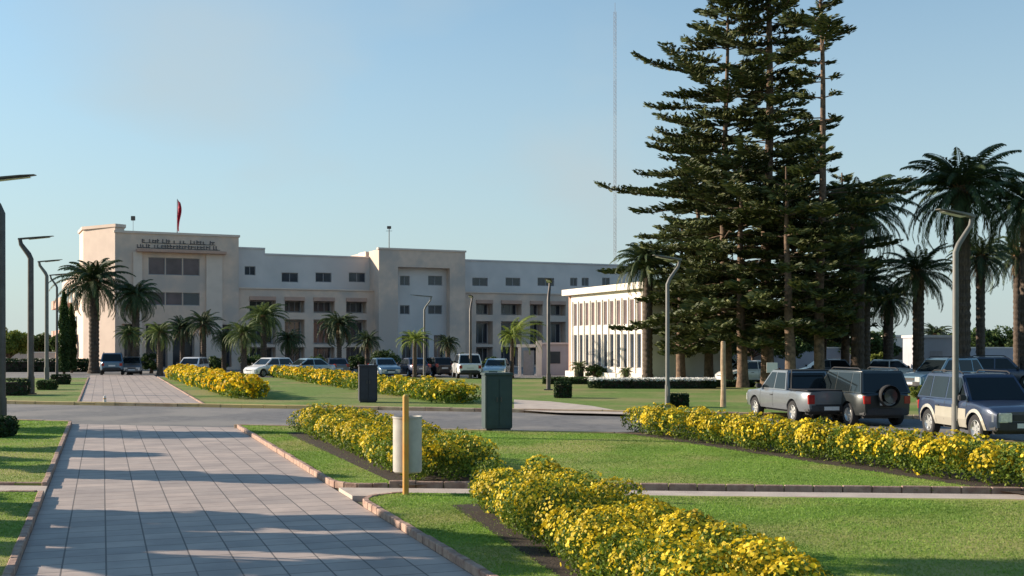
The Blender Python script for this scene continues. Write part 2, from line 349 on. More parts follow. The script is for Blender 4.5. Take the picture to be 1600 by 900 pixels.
# beyond the road
def bk(X, d=.35): p = line_at(ROADF, X); return Vector((p.x, p.y+d, 0))
yk = lambda xp: u_on(ROADF, xp)+.37
FB = 92
lawn('lawn_beyond_road', [U(kl, yk(kl)), U(kl, FB), Vector((-90, 84, 0)), bk(-90)], M['lawn_far'])
lawn('lawn_beyond_road', [U(kr, yk(kr)), bk(60), Vector((60, 74, 0)), Vector((14, 76, 0)), Vector((4, 86, 0)), U(kr, FB)], M['lawn_far'])
kerb('kerb', [U(PL, yk(PL)), U(PL, FB)], 0, .14, M['kerb'], side=1); kerb('kerb', [U(PR, yk(PR)), U(PR, FB)], 0, .14, M['kerb'], side=-1)
sheet('car_park', [(-75, 84), (-2, 84), (60, 70), (90, 70), (90, 150), (-75, 150)], .02, M['asphalt'])
sheet('side_path', [G(803, 624, .1), G(803, 640, .1), G(870, 644.5, .1), G(1000, 647.5, .1), G(925, 634, .1), G(860, 627, .1)], LZ+.006, M['pale_path'])
sheet('paved_border', [U(5.0, 30), U(5.0, 31), U(7, 31), U(7, 30)], -.2, M['soil'])

# grass blades on the nearest lawns
def in_poly(P, poly):
    x, y = P[:, 0], P[:, 1]; r = np.zeros(len(P), bool); n = len(poly)
    for i in range(n):
        x1, y1 = poly[i][0], poly[i][1]; x2, y2 = poly[(i+1) % n][0], poly[(i+1) % n][1]
        c = ((y1 > y) != (y2 > y)) & (x < (x2-x1)*(y-y1)/((y2-y1) if abs(y2-y1) > 1e-9 else 1e-9)+x1); r ^= c
    return r
def blades(name, poly, n, hgt, seed):
    g = np.random.default_rng(seed); poly = [(p[0], p[1]) for p in poly]
    a = np.array(poly); lo, hi = a.min(0), a.max(0)
    P = lo+(hi-lo)*g.random((n, 2)); P = P[in_poly(P, poly)]
    uu = P[:, 0]*CP+P[:, 1]*SP; vv = -P[:, 0]*SP+P[:, 1]*CP
    bed = ((uu > 4.95) & (uu < 6.95) & (vv > 19.9) & (vv < 32.9)) | ((uu > 4.34+(vv-8)*.09) & (uu < 5.7+(vv-8)*.12) & (vv > 8) & (vv < 17.25)) | ((uu > 13.9+(30-vv)*.045) & (uu < 15.4+(30-vv)*.05) & (vv < 30))
    P = P[~bed | (g.random(len(P)) < .06)]
    # keep what the camera could plausibly see
    P = P[(P[:, 1] > 10) & (np.abs(P[:, 0])/P[:, 1] < .5)]
    k = len(P); th = g.random(k)*6.283; h = hgt*(.5+g.random(k)*.9); wd = .006+.0006*P[:, 1]*.5
    b = np.c_[P, np.full(k, LZ-.005)]; dx = np.c_[np.cos(th)*wd, np.sin(th)*wd, np.zeros(k)]
    ln = np.c_[(g.random((k, 2))-.5)*.05, h]
    V = np.stack([b-dx, b+dx, b+ln], 1)
    return tag(np_mesh(name, V, 3, M['grass']), 'short mown grass of the lawns', 'grass', kind='stuff')
blades('grass', [U(kr, 8)]+corner(CN, -1, KW)+[line_at(CN, 14)+Vector((0, -.2, 0)), Vector((14, 9, 0)), Vector((2, 8, 0))], 260000, .022, 3)
blades('grass', [U(kr, u_on(ROADN, kr)-.2), line_at(ROADN, 15)+Vector((0, -.2, 0)), line_at(CF, 15)+Vector((0, .13, 0))]+corner(CF, 1, KW)[::-1], 260000, .022, 4)
blades('grass', [U(kl, 8), U(kl, u_on(CN, kl)-.13), line_at(CN, -14)+Vector((0, -.2, 0)), Vector((-14, 9, 0))], 90000, .022, 5)
blades('grass', [U(kl, u_on(CF, kl)+.13), U(kl, u_on(ROADN, kl)-.1), line_at(ROADN, -22)+Vector((0, -.3, 0)), line_at(CF, -16)+Vector((0, .2, 0))], 110000, .022, 6)

# ------------------------------------------------------------------ facades with real openings
def facade(parent, t0, t1, z0, z1, b, ops, mat, name='wall', depth=.25, back=None, rot=False):
    """front plane at y=b with rectangular openings (a0,a1,c0,c1) and their reveals; solid block behind"""
    ts = sorted(set([t0, t1]+[x for o in ops for x in o[:2]])); zs = sorted(set([z0, z1]+[x for o in ops for x in o[2:4]]))
    mb = MB()
    for i in range(len(ts)-1):
        for j in range(len(zs)-1):
            tm, zm = (ts[i]+ts[i+1])/2, (zs[j]+zs[j+1])/2
            if any(o[0] < tm < o[1] and o[2] < zm < o[3] for o in ops): continue
            mb.quad((ts[i], b, zs[j]), (ts[i+1], b, zs[j]), (ts[i+1], b, zs[j+1]), (ts[i], b, zs[j+1]))
    for o in ops:
        a0, a1, c0, c1 = o[:4]; d = b+(o[4] if len(o) > 4 else depth)
        mb.quad((a0, b, c0), (a0, b, c1), (a0, d, c1), (a0, d, c0)); mb.quad((a1, b, c1), (a1, b, c0), (a1, d, c0), (a1, d, c1))
        mb.quad((a0, b, c1), (a1, b, c1), (a1, d, c1), (a0, d, c1)); mb.quad((a1, b, c0), (a0, b, c0), (a0, d, c0), (a1, d, c0))
    if back is not None:
        mb.quad((t0, b, z0), (t0, b, z1), (t0, back, z1), (t0, back, z0)); mb.quad((t1, b, z1), (t1, b, z0), (t1, back, z0), (t1, back, z1))
        mb.quad((t0, b, z1), (t1, b, z1), (t1, back, z1), (t0, back, z1)); mb.quad((t1, back, z0), (t0, back, z0), (t0, back, z1), (t1, back, z1))
    return mb.build(name, mat, parent, fix=False)
def window(parent, a0, a1, c0, c1, b, mull=1, gm='glass', fw=.07):
    """frame with mullions, pane behind it (b is the plane of the frame)"""
    mb = MB(); b0, b1 = b, b+.06
    mb.box(a0, a1, b0, b1, c0, c0+fw); mb.box(a0, a1, b0, b1, c1-fw, c1)
    mb.box(a0, a0+fw, b0, b1, c0+fw, c1-fw); mb.box(a1-fw, a1, b0, b1, c0+fw, c1-fw)
    for k in range(mull):
        x = a0+(a1-a0)*(k+1)/(mull+1); mb.box(x-fw/2, x+fw/2, b0, b1, c0+fw, c1-fw)
    f = mb.build('window', M['frame'], parent)
    g = MB(); g.box(a0+fw*.5, a1-fw*.5, b0+.02, b0+.045, c0+fw*.5, c1-fw*.5); g.build('pane', M[gm], f); return f

# ------------------------------------------------------------------ main building
ANG = R(25); Y0 = 112.0; X0 = (180-800)/F*Y0
BD = thing('government_building', 'long beige and white government building with flat roofs and square projecting blocks across the back', 'building', (X0, Y0, 0), ANG)
ca, sa = math.cos(ANG), math.sin(ANG)
def T(px, b=0.0):
    r = (px-800)/F; return (r*(Y0+ca*b)-(X0-sa*b))/(ca-sa*r)
def Zt(px, py, b=0.0):
    t = T(px, b); Y = Y0+sa*t+ca*b; return H+(HY-py)*Y/F
ZA = Zt(276, 367)
tA = T(373)
# block A
b1 = [(T(x0), T(x1), Zt(272, 430), Zt(272, 403)) for x0, x1 in ((232, 258), (259, 285), (286, 312))]
b2 = [(T(x0), T(x1), Zt(272, 477), Zt(272, 457)) for x0, x1 in ((232, 258), (259, 285), (286, 312))]
gA = [(T(x0), T(x1), .3, 4.6, 1.2) for x0, x1 in ((190, 212), (228, 262), (270, 304), (312, 334), (345, 362))]
facade(BD, 0, tA, 0, ZA, 0, b1+b2+gA, M['beige'], back=16)
for i, w_ in enumerate(b1): window(BD, *w_[:4], .16, 0, 'glass2')
for i, w_ in enumerate(b2): window(BD, *w_[:4], .16, 0, 'glass' if i == 2 else 'glass2')
for w_ in gA: window(BD, w_[0], w_[1], .3, 4.6, 1.12, 1)
mb = MB(); mb.box(-.12, tA+.12, -.12, .5, ZA-.003, ZA+.22); mb.build('parapet', M['beige2'], BD)
mb = MB(); zc = Zt(280, 394); mb.box(T(213), T(352), -.75, -.002, zc-.1, zc+.16); mb.build('canopy', M['rose'], BD)
for xa, xb in ((208, 222), (322, 347)): mb = MB(); mb.box(T(xa), T(xb), -.18, -.003, 0, zc-.11); mb.build('pilaster', M['beige2'], BD)
rr = random.Random(5)        # two rows of letters too small to read
for (xa, xb, py, hh) in ((222, 335, 378, .42), (214, 342, 386, .42)):
    mb = MB(); t = T(xa); te = T(xb); zz = Zt(278, py)
    while t < te:
        ww = rr.uniform(.12, .30)
        if rr.random() > .14:
            mb.box(t, t+.07, -.08, -.003, zz-hh/2, zz+hh/2*rr.choice((1, .6, .8)))
            if rr.random() > .4: mb.box(t+.071, t+ww, -.08, -.003, zz-hh/2, zz-hh/2+.09)
            if rr.random() > .5: mb.box(t+.071, t+ww, -.08, -.003, zz+.02, zz+.1)
        t += ww+.08
    mb.box(T(xa), te+.1, -.05, -.004, zz-hh/2-.001, zz-hh/2+.05); mb.build('lettering', M['letters'], BD)
# chamfered corner tower, lit from the left
lx, ly = at(130, Y0+3.0).x-X0, at(130, Y0+3.0).y-Y0
Lx, Ly = lx*ca+ly*sa, -lx*sa+ly*ca
ZC = ZA+.55
mb = MB(); mb.prism([(Lx, Ly), (-.02, -.02), (.9, .5), (.9, 9), (Lx, 9)], 0, ZC); mb.build('tower', M['beige2'], BD)
mb = MB(); mb.prism([(Lx-.15, Ly-.12), (0, -.2), (1.05, .4), (1.05, 9.1), (Lx-.15, 9.1)], ZC+.002, ZC+.3); mb.build('parapet', M['beige2'], BD)
# side wing running back on the left, its balconies in the sun
WZ = Zt(120, 394)
mb = MB(); mb.box(Lx+.05, Lx+9, 9.2, 36, 0, WZ-1.2); mb.box(Lx+.05, Lx+9, Ly+.6, 9.0, 0, WZ); mb.build('side_wing', M['beige2'], BD)
for k in range(4):
    y = 12+k*6
    for z in (3.2, 6.8):
        mb = MB(); mb.box(Lx-1.3, Lx+.04, y, y+4, z, z+.2); mb.box(Lx-1.3, Lx-1.2, y, y+4, z+.2, z+1.0); mb.build('balcony', M['rose'], BD)
        mb = MB(); mb.box(Lx-.02, Lx+.03, y+.8, y+3.2, z+.25, z+2.4); mb.build('window', M['glass'], BD)
# wing B between the blocks
tB0, tB1 = tA, T(592)
tS = T(414, 2.0)
ZB = Zt(500, 401, 2.0); ZS = Zt(395, 389, 2.0)
def wz(px, pya, pyb, b): return (Zt(px, pyb, b), Zt(px, pya, b))
ups = []
for x0, x1 in ((440, 466), (493, 518), (545, 571)):
    a, c = wz((x0+x1)/2, 426, 441, 2.0); ups.append((T(x0, 2), T(x1, 2), a, c))
st = (T(382, 2), T(399, 2), *wz(390, 416, 430, 2.0))
facade(BD, tS, tB1+1, 7.0, ZB, 2.0, ups, M['palewall'], back=15)
facade(BD, tB0-.5, tS-.002, 7.0, ZS, 1.95, [st], M['palewall'], back=15)
for u in ups: window(BD, *u, 2.14, 1)
window(BD, *st, 2.1, 1)
mb = MB(); mb.box(tS+.003, tB1+1, 1.9, 2.3, ZB+.002, ZB+.16); mb.box(tB0, tS, 1.85, 2.3, ZS+.002, ZS+.16); mb.build('parapet', M['palewall'], BD)
mb = MB(); mb.box(T(573, 2), T(589, 2), 2.4, 5, ZB-.1, ZB+.75); mb.build('roof_hut', M['beige2'], BD)
ZP = Zt(480, 453, .4)
def portico(t0, t1, bays, b, zt):
    up = [(x0, x1, 5.9, zt-.75, 1.3) for x0, x1 in bays]; lo = [(x0, x1, 2.6, 5.2, 1.3) for x0, x1 in bays]; gr = [(x0, x1, .15, 2.3, 1.3) for x0, x1 in bays]
    facade(BD, t0, t1, 0, zt, b, up+lo+gr, M['beige'], back=b+6)
    mb = MB()
    for k, (x0, x1) in enumerate(bays): mb.box(x0+.003, x1-.003, b-.12, b+1.2, zt-1.15, zt-.752)
    mb.build('beam', M['rose'], BD)
    mb = MB(); mb.box(t0, t1, b+1.31, b+1.4, .01, zt-.02); mb.build('inner_wall', M['palewall'], BD)
    for x0, x1 in bays:
        for (z0, z1) in ((6.0, zt-1.2), (2.7, 5.0), (.2, 2.2)): window(BD, x0+.15, x1-.15, z0, z1, b+1.22, 2)
    mb = MB(); mb.box(t0-.0, t1, b-.15, b+.3, zt+.002, zt+.14); mb.build('cornice', M['beige2'], BD)
portico(tB0+.01, tB1, [(T(a, .4), T(c, .4)) for a, c in ((390, 431), (445, 476), (490, 523), (541, 573))], .4, ZP)
# block C
tC0, tC1 = T(592, -1.2), T(727, -1.2); ZCc = Zt(660, 392, -1.2); bC = -1.2
rec = (T(622, bC), T(703, bC), .02, Zt(660, 418, bC), 1.0)
facade(BD, tC0, tC1, 0, ZCc, bC, [rec], M['beige'], back=14)
cw = []
for x0, x1 in ((625, 640), (669, 691)):
    for pa, pb in ((431, 446), (477, 491)):
        a, c = wz((x0+x1)/2, pa, pb, -.2); cw.append((T(x0, -.2), T(x1, -.2), a, c))
cg = [(T(x0, -.2), T(x1, -.2), .2, 3.6, .5) for x0, x1 in ((628, 644), (652, 670), (678, 694))]
facade(BD, rec[0]+.002, rec[1]-.002, .02, rec[3]-.002, -.2, cw+cg, M['palewall'], name='recessed_wall')
for c in cw: window(BD, *c, -.05, 1)
for c in cg: window(BD, c[0], c[1], .2, 3.6, .22, 1)
mb = MB(); mb.box(tC0-.1, tC1+.1, bC-.1, bC+.5, ZCc+.002, ZCc+.2); mb.build('parapet', M['beige2'], BD)
# wing D
tD0, tD1 = tC1, 62.0; ZD = Zt(840, 411, 2.0)
ups = []
for x0, x1 in ((738, 762), (790, 813), (840, 866), (891, 902), (909, 920), (941, 953)):
    a, c = wz((x0+x1)/2, 434, 447, 2.0); ups.append((T(x0, 2), T(x1, 2), a, c))
facade(BD, tD0-1, tD1, 7.0, ZD, 2.0, ups, M['palewall'], back=15)
for u in ups: window(BD, *u, 2.14, 1)
mb = MB(); mb.box(tD0-.5, tD1, 1.9, 2.3, ZD+.002, ZD+.16); mb.build('parapet', M['palewall'], BD)
portico(tD0+.01, tD1-.5, [(T(a, .4), T(c, .4)) for a, c in ((744, 770), (783, 815), (828, 848), (860, 884), (896, 916), (928, 948))], .4, Zt(800, 459, .4))

# roof furniture
P = Matrix.Rotation(ANG, 3, 'Z')
def onb(t, b, z): v = P @ Vector((t, b, 0)); return Vector((X0+v.x, Y0+v.y, z))
fl = thing('flagpole', 'tall flagpole with a limp red flag on the roof of the left block', 'flagpole', onb(T(277, 1.0), 1.0, ZA))
mb = MB(); mb.tube([(0, 0, 0), (0, 0, 3.7)], [.06, .04], 8); mb.build('pole', M['mast_w'], fl)
mb = MB(); nn = 10; rows = 12
for j in range(rows+1):
    zz = 3.6-j*.245; ww = .26+.16*math.sin(j*.5)
    for i in range(nn+1):
        u = i/nn; mb.v.append((.05+u*ww*(1 if j < 10 else .6), .11*math.sin(u*9+j*.5), zz-.3*u))
for j in range(rows):
    for i in range(nn): a = j*(nn+1)+i; mb.f.append((a, a+1, a+nn+2, a+nn+1))
o = mb.build('flag', M['flag'], fl, smooth=True); md = o.modifiers.new('s', 'SOLIDIFY'); md.thickness = .01
an = thing('roof_antenna', 'thin antenna pole with a small head on the roof of the middle block', 'antenna', onb(T(608, 2), 2, ZCc))
mb = MB(); mb.tube([(0, 0, 0), (0, 0, 2.6)], .045, 6); mb.build('pole', M['lamp_metal'], an)
mb = MB(); mb.box(-.22, .22, -.12, .12, 2.55, 2.85); mb.box(-.35, .35, -.02, .02, 2.3, 2.34); mb.build('head', M['lamp_metal'], an, bevel=.03)
an = thing('roof_floodlight', 'small grey floodlight on a thin pole on the roof of the left corner tower', 'floodlight', onb(T(208, 4), 4, ZA))
mb = MB(); mb.tube([(0, 0, 0), (0, 0, 1.7)], .022, 6); mb.build('pole', M['mast_w'], an)
mb = MB(); mb.box(-.2, .2, -.12, .1, 1.65, 2.1); mb.build('head', M['lamp_metal'], an, bevel=.03)

# ------------------------------------------------------------------ white building in the sun
Fp = at(890, 90); Np = at(1013, 78); dv = Np-Fp; LE = dv.length; th = math.atan2(dv.y, dv.x)
EB = thing('office_building', 'bright white two storey office building with tall narrow windows between upright fins beside the pines', 'building', Fp, th)
ZE = 6.4; nb = 11; BK = 6.5; op = []
for k in range(nb):
    x0 = .8+(LE-1.4)*k/nb; x1 = x0+(LE-1.4)/nb*.66; op += [(x0, x1, 4.0, 5.75, .12), (x0, x1, .95, 3.35, .12)]
facade(EB, .3, LE, 0, ZE, 0, op, M['white'], back=BK, depth=.3)
for o_ in op: window(EB, o_[0], o_[1], o_[2], o_[3], .05, 0, 'glass2' if o_[2] > 3.5 else 'glass', .05)
for k in range(nb+1):
    x = .8+(LE-1.4)*k/nb-.26; mb = MB(); mb.box(x-.02, x+.13, -.09, -.003, .6, 5.9); mb.build('fin', M['white'], EB)
mb = MB(); mb.box(-.5, LE+.25, -.45, BK+.2, ZE+.002, ZE+.45); mb.build('roof', M['white'], EB)
mb = MB(); mb.box(.28, LE-.01, -.5, -.004, 0, .55); mb.build('plinth', M['white'], EB)
mb = MB(); mb.box(-.4, .28, .1, BK-.2, 0, ZE); mb.build('end_wall', M['rose'], EB)

# gate portal and far background
def box_thing(name, label, cat, px0, px1, Y, z1, depth, mat, rz=0, z0=0):
    a = at((px0+px1)/2, Y); wd = (px1-px0)/F*Y/2; t = thing(name, label, cat, a, rz)
    return t, wd
gp = thing('gate_portal', 'small white gate portal standing right of the parked white cars', 'gate', at(829, 93))
mb = MB(); mb.box(.45, .9, -.25, .25, 0, 2.9); mb.build('post', M['white'], gp, bevel=.02)
mb = MB(); mb.box(-1.0, -.75, -.2, .2, 0, 2.35); mb.build('post', M['white'], gp, bevel=.02)
mb = MB(); mb.box(-1.1, .449, -.22, .22, 2.352, 2.6); mb.build('beam', M['white'], gp, bevel=.02)
mb = MB(); mb.box(-.6, .3, .0, .06, .1, 2.1); mb.build('gate', M['frame'], gp)
gh = thing('guard_hut', 'small grey flat roofed hut behind the lamp post left of the white office building', 'hut', at(868, 96))
mb = MB(); mb.box(-1.2, 1.5, 0, 3, 0, 2.6); mb.build('wall', M['greywall'], gh)
mb = MB(); mb.box(-1.35, 1.65, -.2, 3.1, 2.602, 2.75); mb.build('roof', M['palewall'], gh)
mb = MB(); mb.box(-.7, .4, -.03, .01, 1, 2); mb.build('window', M['glass'], gh)
gw = thing('utility_building', 'plain grey utility building behind the palms right of the dark parked cars', 'building', at(1466, 86), R(-8))
mb = MB(); mb.box(-1.6, 1.9, 0, 5, 0, 3.1); mb.build('wall', M['greywall'], gw)
mb = MB(); mb.box(-1.7, 2.0, -.1, 5.1, 3.102, 3.3); mb.build('roof', M['palewall'], gw)
mb = MB(); mb.box(-.6, .3, -.03, .0, .02, 2.1); mb.build('door', M['frame'], gw)
gw = thing('far_white_house', 'far white house showing between palm trunks at the right', 'building', at(1418, 112))
mb = MB(); mb.box(-2.4, 2.4, 0, 5, 0, 3.3); mb.build('wall', M['white'], gw)
mb = MB(); mb.box(-2.5, 2.5, -.1, 5.1, 3.302, 3.5); mb.build('roof', M['white'], gw)
for k in (-1.4, .6): mb = MB(); mb.box(k, k+.9, -.03, .01, 1.1, 2.3); mb.build('window', M['glass'], gw)
gw = thing('boundary_wall', 'low pale boundary wall behind the lawn at the far left', 'wall', at(10, 118))
mb = MB(); mb.box(-30, 5, 0, .3, 0, 1.7); mb.build('wall', M['beige2'], gw)
mb = MB(); mb.box(-30.05, 5.05, -.05, .35, 1.702, 1.82); mb.build('coping', M['white'], gw)
gw = thing('boundary_wall', 'long pale grey boundary wall behind the pines and palms', 'wall', at(1270, 116))
mb = MB(); mb.box(-14, 40, 0, .3, 0, 2.2); mb.build('wall', M['greywall'], gw)
mb = MB(); mb.box(-14.05, 40.05, -.05, .35, 2.202, 2.32); mb.build('coping', M['white'], gw)

# radio mast with guy wires
my = 260.0; ms_ = thing('radio_mast', 'very tall thin lattice radio mast against the sky left of the pines', 'mast', at(961, my))
mh = zof(18, my); sec = 10
for k in range(sec):
    z0, z1 = mh*k/sec, mh*(k+1)/sec; mb = MB(); r = .32
    cs = [(r*math.cos(a), r*math.sin(a)) for a in (0.5, 2.6, 4.7)]
    for c in cs: mb.tube([(c[0], c[1], z0), (c[0], c[1], z1)], .035, 4)
    m_ = 8
    for j in range(m_):
        za, zb = z0+(z1-z0)*j/m_, z0+(z1-z0)*(j+1)/m_
        for i in range(3): a, b = cs[i], cs[(i+1) % 3]; mb.tube([(a[0], a[1], za), (b[0], b[1], zb)], .018, 3, cap=False)
    mb.build('lattice_section', M['mast_r' if k % 2 else 'mast_w'], ms_)
mb = MB(); mb.tube([(0, 0, mh), (0, 0, mh+2)], .04, 5); mb.build('tip', M['mast_r'], ms_)

# ------------------------------------------------------------------ foliage generators
def leaf_quads(g, P, size, nrm=None, elong=1.0, jitter=1.0):
    k = len(P); d = g.normal(size=(k, 3))
    if nrm is not None: d = d*jitter+nrm
    d /= np.linalg.norm(d, axis=1)[:, None]+1e-9
    a = g.normal(size=(k, 3)); a -= (a*d).sum(1)[:, None]*d; a /= np.linalg.norm(a, axis=1)[:, None]+1e-9
    b = np.cross(d, a); s = (size*(.6+.8*g.random(k)))[:, None]
    return np.stack([P-a*s*elong, P-b*s*.55, P+a*s*elong, P+b*s*.55], 1)
def hedge(name, label, cat, ax, ay, bx, by, wa, wb, hgt, nl, nf, lsz, fsz, fm, lm, seed, group, step=.5, prob=1.0, flow_lo=.25):
    g = np.random.default_rng(seed); r = random.Random(seed)
    A = U(ax, ay); B = U(bx, by); d = B-A; L = d.length; d.normalize(); n = Vector((d.y, -d.x, 0))
    C0 = (A+B)/2; root = thing(name, label, cat, (C0.x, C0.y, LZ), 0, group)
    LP, FP, FN, SP_ = [], [], [], []
    m = int(L/step)
    for i in range(m+1):
        t = i/m; wd = wa+(wb-wa)*t; rows_ = max(2, round(wd/.62))
        for j in range(rows_):
            if r.random() > prob: continue
            off = ((j+.5)/rows_-.5)*wd*.86+r.uniform(-.08, .08)
            c = A+d*(t*L+r.uniform(-.12, .12))+n*off-C0
            hh = hgt*r.uniform(.82, 1.12); rx = r.uniform(.33, .46)*min(1.3, max(1, step/.5))
            k = int(nl*r.uniform(.8, 1.2)); v = g.normal(size=(k, 3)); v /= np.linalg.norm(v, axis=1)[:, None]
            rad = 1-.45*g.random(k)**2
            bump = 1+.10*np.sin(v[:, 0]*7+i)*np.sin(v[:, 1]*6+j)
            Pn = np.c_[c.x+v[:, 0]*rx*rad*bump, c.y+v[:, 1]*rx*rad*bump, hh*.52+v[:, 2]*hh*.5*rad*bump]
            LP.append(Pn)
            fk = int(nf*r.choice((r.uniform(.1, .6), r.uniform(.5, 1.3)))); nc = max(3, fk//7)
            vc = g.normal(size=(nc, 3)); vc[:, 2] = np.abs(vc[:, 2])*1.0+flow_lo*g.normal(size=nc); vc /= np.linalg.norm(vc, axis=1)[:, None]
            idx = g.integers(0, nc, fk); vv = vc[idx]+g.normal(size=(fk, 3))*.16; vv /= np.linalg.norm(vv, axis=1)[:, None]
            rf = 1.02+.08*g.random(fk)
            FP.append(np.c_[c.x+vv[:, 0]*rx*rf, c.y+vv[:, 1]*rx*rf, hh*.52+vv[:, 2]*hh*.5*rf]); FN.append(vv)
            SP_.append((c, hh))
    LP = np.concatenate(LP); np_mesh('foliage', leaf_quads(g, LP, lsz), 4, lm, root)
    FP = np.concatenate(FP); FN = np.concatenate(FN)
    # five-sided blossoms facing outward
    k = len(FP); dn = FN+g.normal(size=(k, 3))*.45; dn /= np.linalg.norm(dn, axis=1)[:, None]
    a = np.cross(dn, np.array([[0.1, 0.2, 1.0]])); a /= np.linalg.norm(a, axis=1)[:, None]; b = np.cross(dn, a); s = (fsz*(.6+.8*g.random(k)))[:, None]
    V = np.stack([FP+(a*math.cos(q)+b*math.sin(q))*s for q in [x*2*math.pi/5 for x in range(5)]], 1)
    np_mesh('flowers', V, 5, fm, root)
    # bed of soil under the hedge
    return root
GH = 'hedges of yellow flowering shrubs along the lawns'
def hcat(): return 'hedge'
hedge('flowering_hedge', 'yellow flowering hedge behind the pale litter bin, between the paved path and the road', 'hedge', 4.95+.95, 32.6, 5.1+.95, 20.4, 1.7, 1.9, .76, 700, 300, .030, .025, M['flower'], M['hedge_leaf'], 11, GH)
hedge('flowering_hedge', 'nearest yellow flowering hedge running out of the bottom edge of the photo', 'hedge', 5.95, 16.6, 5.0, 8.0, 1.55, 1.5, .76, 1350, 560, .023, .0185, M['flower'], M['hedge_leaf'], 12, GH, step=.45)
hedge('flowering_hedge', 'yellow flowering hedge on the right lawn, in front of the parked vehicles', 'hedge', 13.85+.7, 29.6, 14.7+.7, 13.5, 1.3, 1.4, .76, 560, 330, .032, .028, M['flower'], M['hedge_leaf'], 13, GH)
hedge('flowering_hedge', 'golden yellow hedge beyond the road, along the right side of the far path', 'hedge', 4.3+1.0, 86, 5.3+1.0, 54.0, 1.9, 2.0, .95, 150, 110, .07, .07, M['flower_gold'], M['hedge_leaf'], 14, GH, step=.8, flow_lo=.5)
hedge('flowering_hedge', 'far yellow hedge beyond the road, left of the dark cabinet that stands past the road', 'hedge', 12.8, 92, 13.4, 66.0, 1.8, 2.0, .85, 150, 90, .07, .065, M['flower_gold'], M['hedge_leaf'], 15, GH, step=.8, prob=.85, flow_lo=.5)
hedge('flowering_hedge', 'yellow green hedge beyond the road, between the two dark cabinets', 'hedge', 13.6, 63.5, 14.2, 47.0, 2.0, 2.0, .85, 200, 90, .06, .055, M['flower'], M['hedge_leaf'], 16, GH, step=.7, prob=.9, flow_lo=.5)
# soil beds
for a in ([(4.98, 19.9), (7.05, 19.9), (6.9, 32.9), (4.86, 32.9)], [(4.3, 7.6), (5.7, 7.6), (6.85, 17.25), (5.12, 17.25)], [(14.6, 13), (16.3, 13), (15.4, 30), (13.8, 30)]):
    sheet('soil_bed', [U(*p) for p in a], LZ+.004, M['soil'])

def clipped(name, label, cat, loc, sx, sy, sz, seed, n=1800, lsz=.05, mat=None, group=None, flowers=None):
    """clipped box shrub: leaves filling a soft box"""
    g = np.random.default_rng(seed); t = thing(name, label, cat, loc, 0, group)
    v = g.uniform(-1, 1, (n, 3)); ax = g.integers(0, 3, n); sg = np.where(g.random(n) > .5, 1, -1); v[np.arange(n), ax] = sg*(1-.25*g.random(n)**2)
    v *= (1-.12*(np.abs(v).prod(1) > .5))[:, None]
    Pn = v*np.array([[sx/2, sy/2, sz/2]])+np.array([[0, 0, sz/2+.02]])
    np_mesh('foliage', leaf_quads(g, Pn, lsz), 4, mat or M['boxhedge'], t)
    mb = MB(); mb.box(-sx*.4, sx*.4, -sy*.4, sy*.4, 0, sz*.8); mb.build('stems', M['soil'], t)
    if flowers:
        k = n; Q = np.c_[g.uniform(-sx/2, sx/2, k), g.uniform(-sy/2, sy/2, k), sz*(.9+.25*g.random(k))]
        np_mesh('flowers', leaf_quads(g, Q, lsz*1.1), 4, flowers, t)
    return t

# ------------------------------------------------------------------ palms
def palm_crown_mesh(name, mat, seed, nf=64, droop=1.0, nst=34, side=None, young=False, dead=False):
    g = np.random.default_rng(seed); quads = []
    for i in range(nf):
        u = (i+.5)/nf; az = i*2.39996+g.normal()*.12; e0 = R(82-(112 if not young else 80)*u**.9)+g.normal()*.06
        if dead: e0 = R(-25-35*g.random())
        ln = (.7 if dead else 1)*(.95+.2*g.random())*(.72+.28*math.sin(min(1, u*1.6)*math.pi/2)); bend = R(88+34*g.random())*droop*(.7+.3*u)
        if side is not None: ln *= 1+.5*math.cos(az-side)
        p = np.zeros(3); dirh = np.array([math.cos(az), math.sin(az), 0]); sidev = np.array([-math.sin(az), math.cos(az), 0]); ds = ln/nst
        tw = g.normal()*.25
        for k in range(nst):
            s = (k+.5)/nst; e = e0-bend*s**1.4; d = dirh*math.cos(e)+np.array([0, 0, math.sin(e)]); up = -dirh*math.sin(e)+np.array([0, 0, math.cos(e)])
            q = p+d*ds
            rw = .010*(1-.8*s); sv = sidev*math.cos(tw)+up*math.sin(tw); uv = np.cross(d, sv)
            quads.append([p-sv*rw, p+sv*rw, q+sv*rw*.9, q-sv*rw*.9])
            if s > .10:
                ll = .165*math.sin(min(1, (s-.06)/.3)*math.pi/2)*(1-.72*max(0, s-.45)/.55)*(.85+.3*g.random())
                for sg in (1, -1):
                    ld = sv*sg*.72+d*(.55+.3*s)+uv*(-.32 if True else 0)*(-1 if uv[2] > 0 else 1)*(-.5)+g.normal(size=3)*.05+np.array([0, 0, -.35])
                    ld /= np.linalg.norm(ld); tip = p+ld*ll+np.array([0, 0, -.03*ll*5*s]); wv = d*.0135
                    m = p+ld*ll*.5
                    quads.append([p-wv*.6, m-wv, tip, m+wv])
            p = q
    o = np_mesh(name, np.array(quads), 4, mat); me = o.data; bpy.data.objects.remove(o); return me
def palm_trunk_mesh():
    mb = MB(); g = random.Random(3); pts = []; rad = []; n = 46
    for i in range(n+1):
        z = i/n; r = 1.0+.35*max(0, 1-z*9)+(.22 if z > .93 else 0)+(.06 if i % 2 else -.05); pts.append((0.0, 0.0, z)); rad.append(r)
    mb.tube(pts, rad, 14)
    mb.v = [(x*(1+.05*math.sin(z*190+math.atan2(y, x)*5)), y*(1+.05*math.sin(z*170+math.atan2(y, x)*5)), z) for x, y, z in mb.v]
    o = mb.build('trunk', M['palm_bark'], smooth=True, angle=60); me = o.data; bpy.data.objects.remove(o); return me
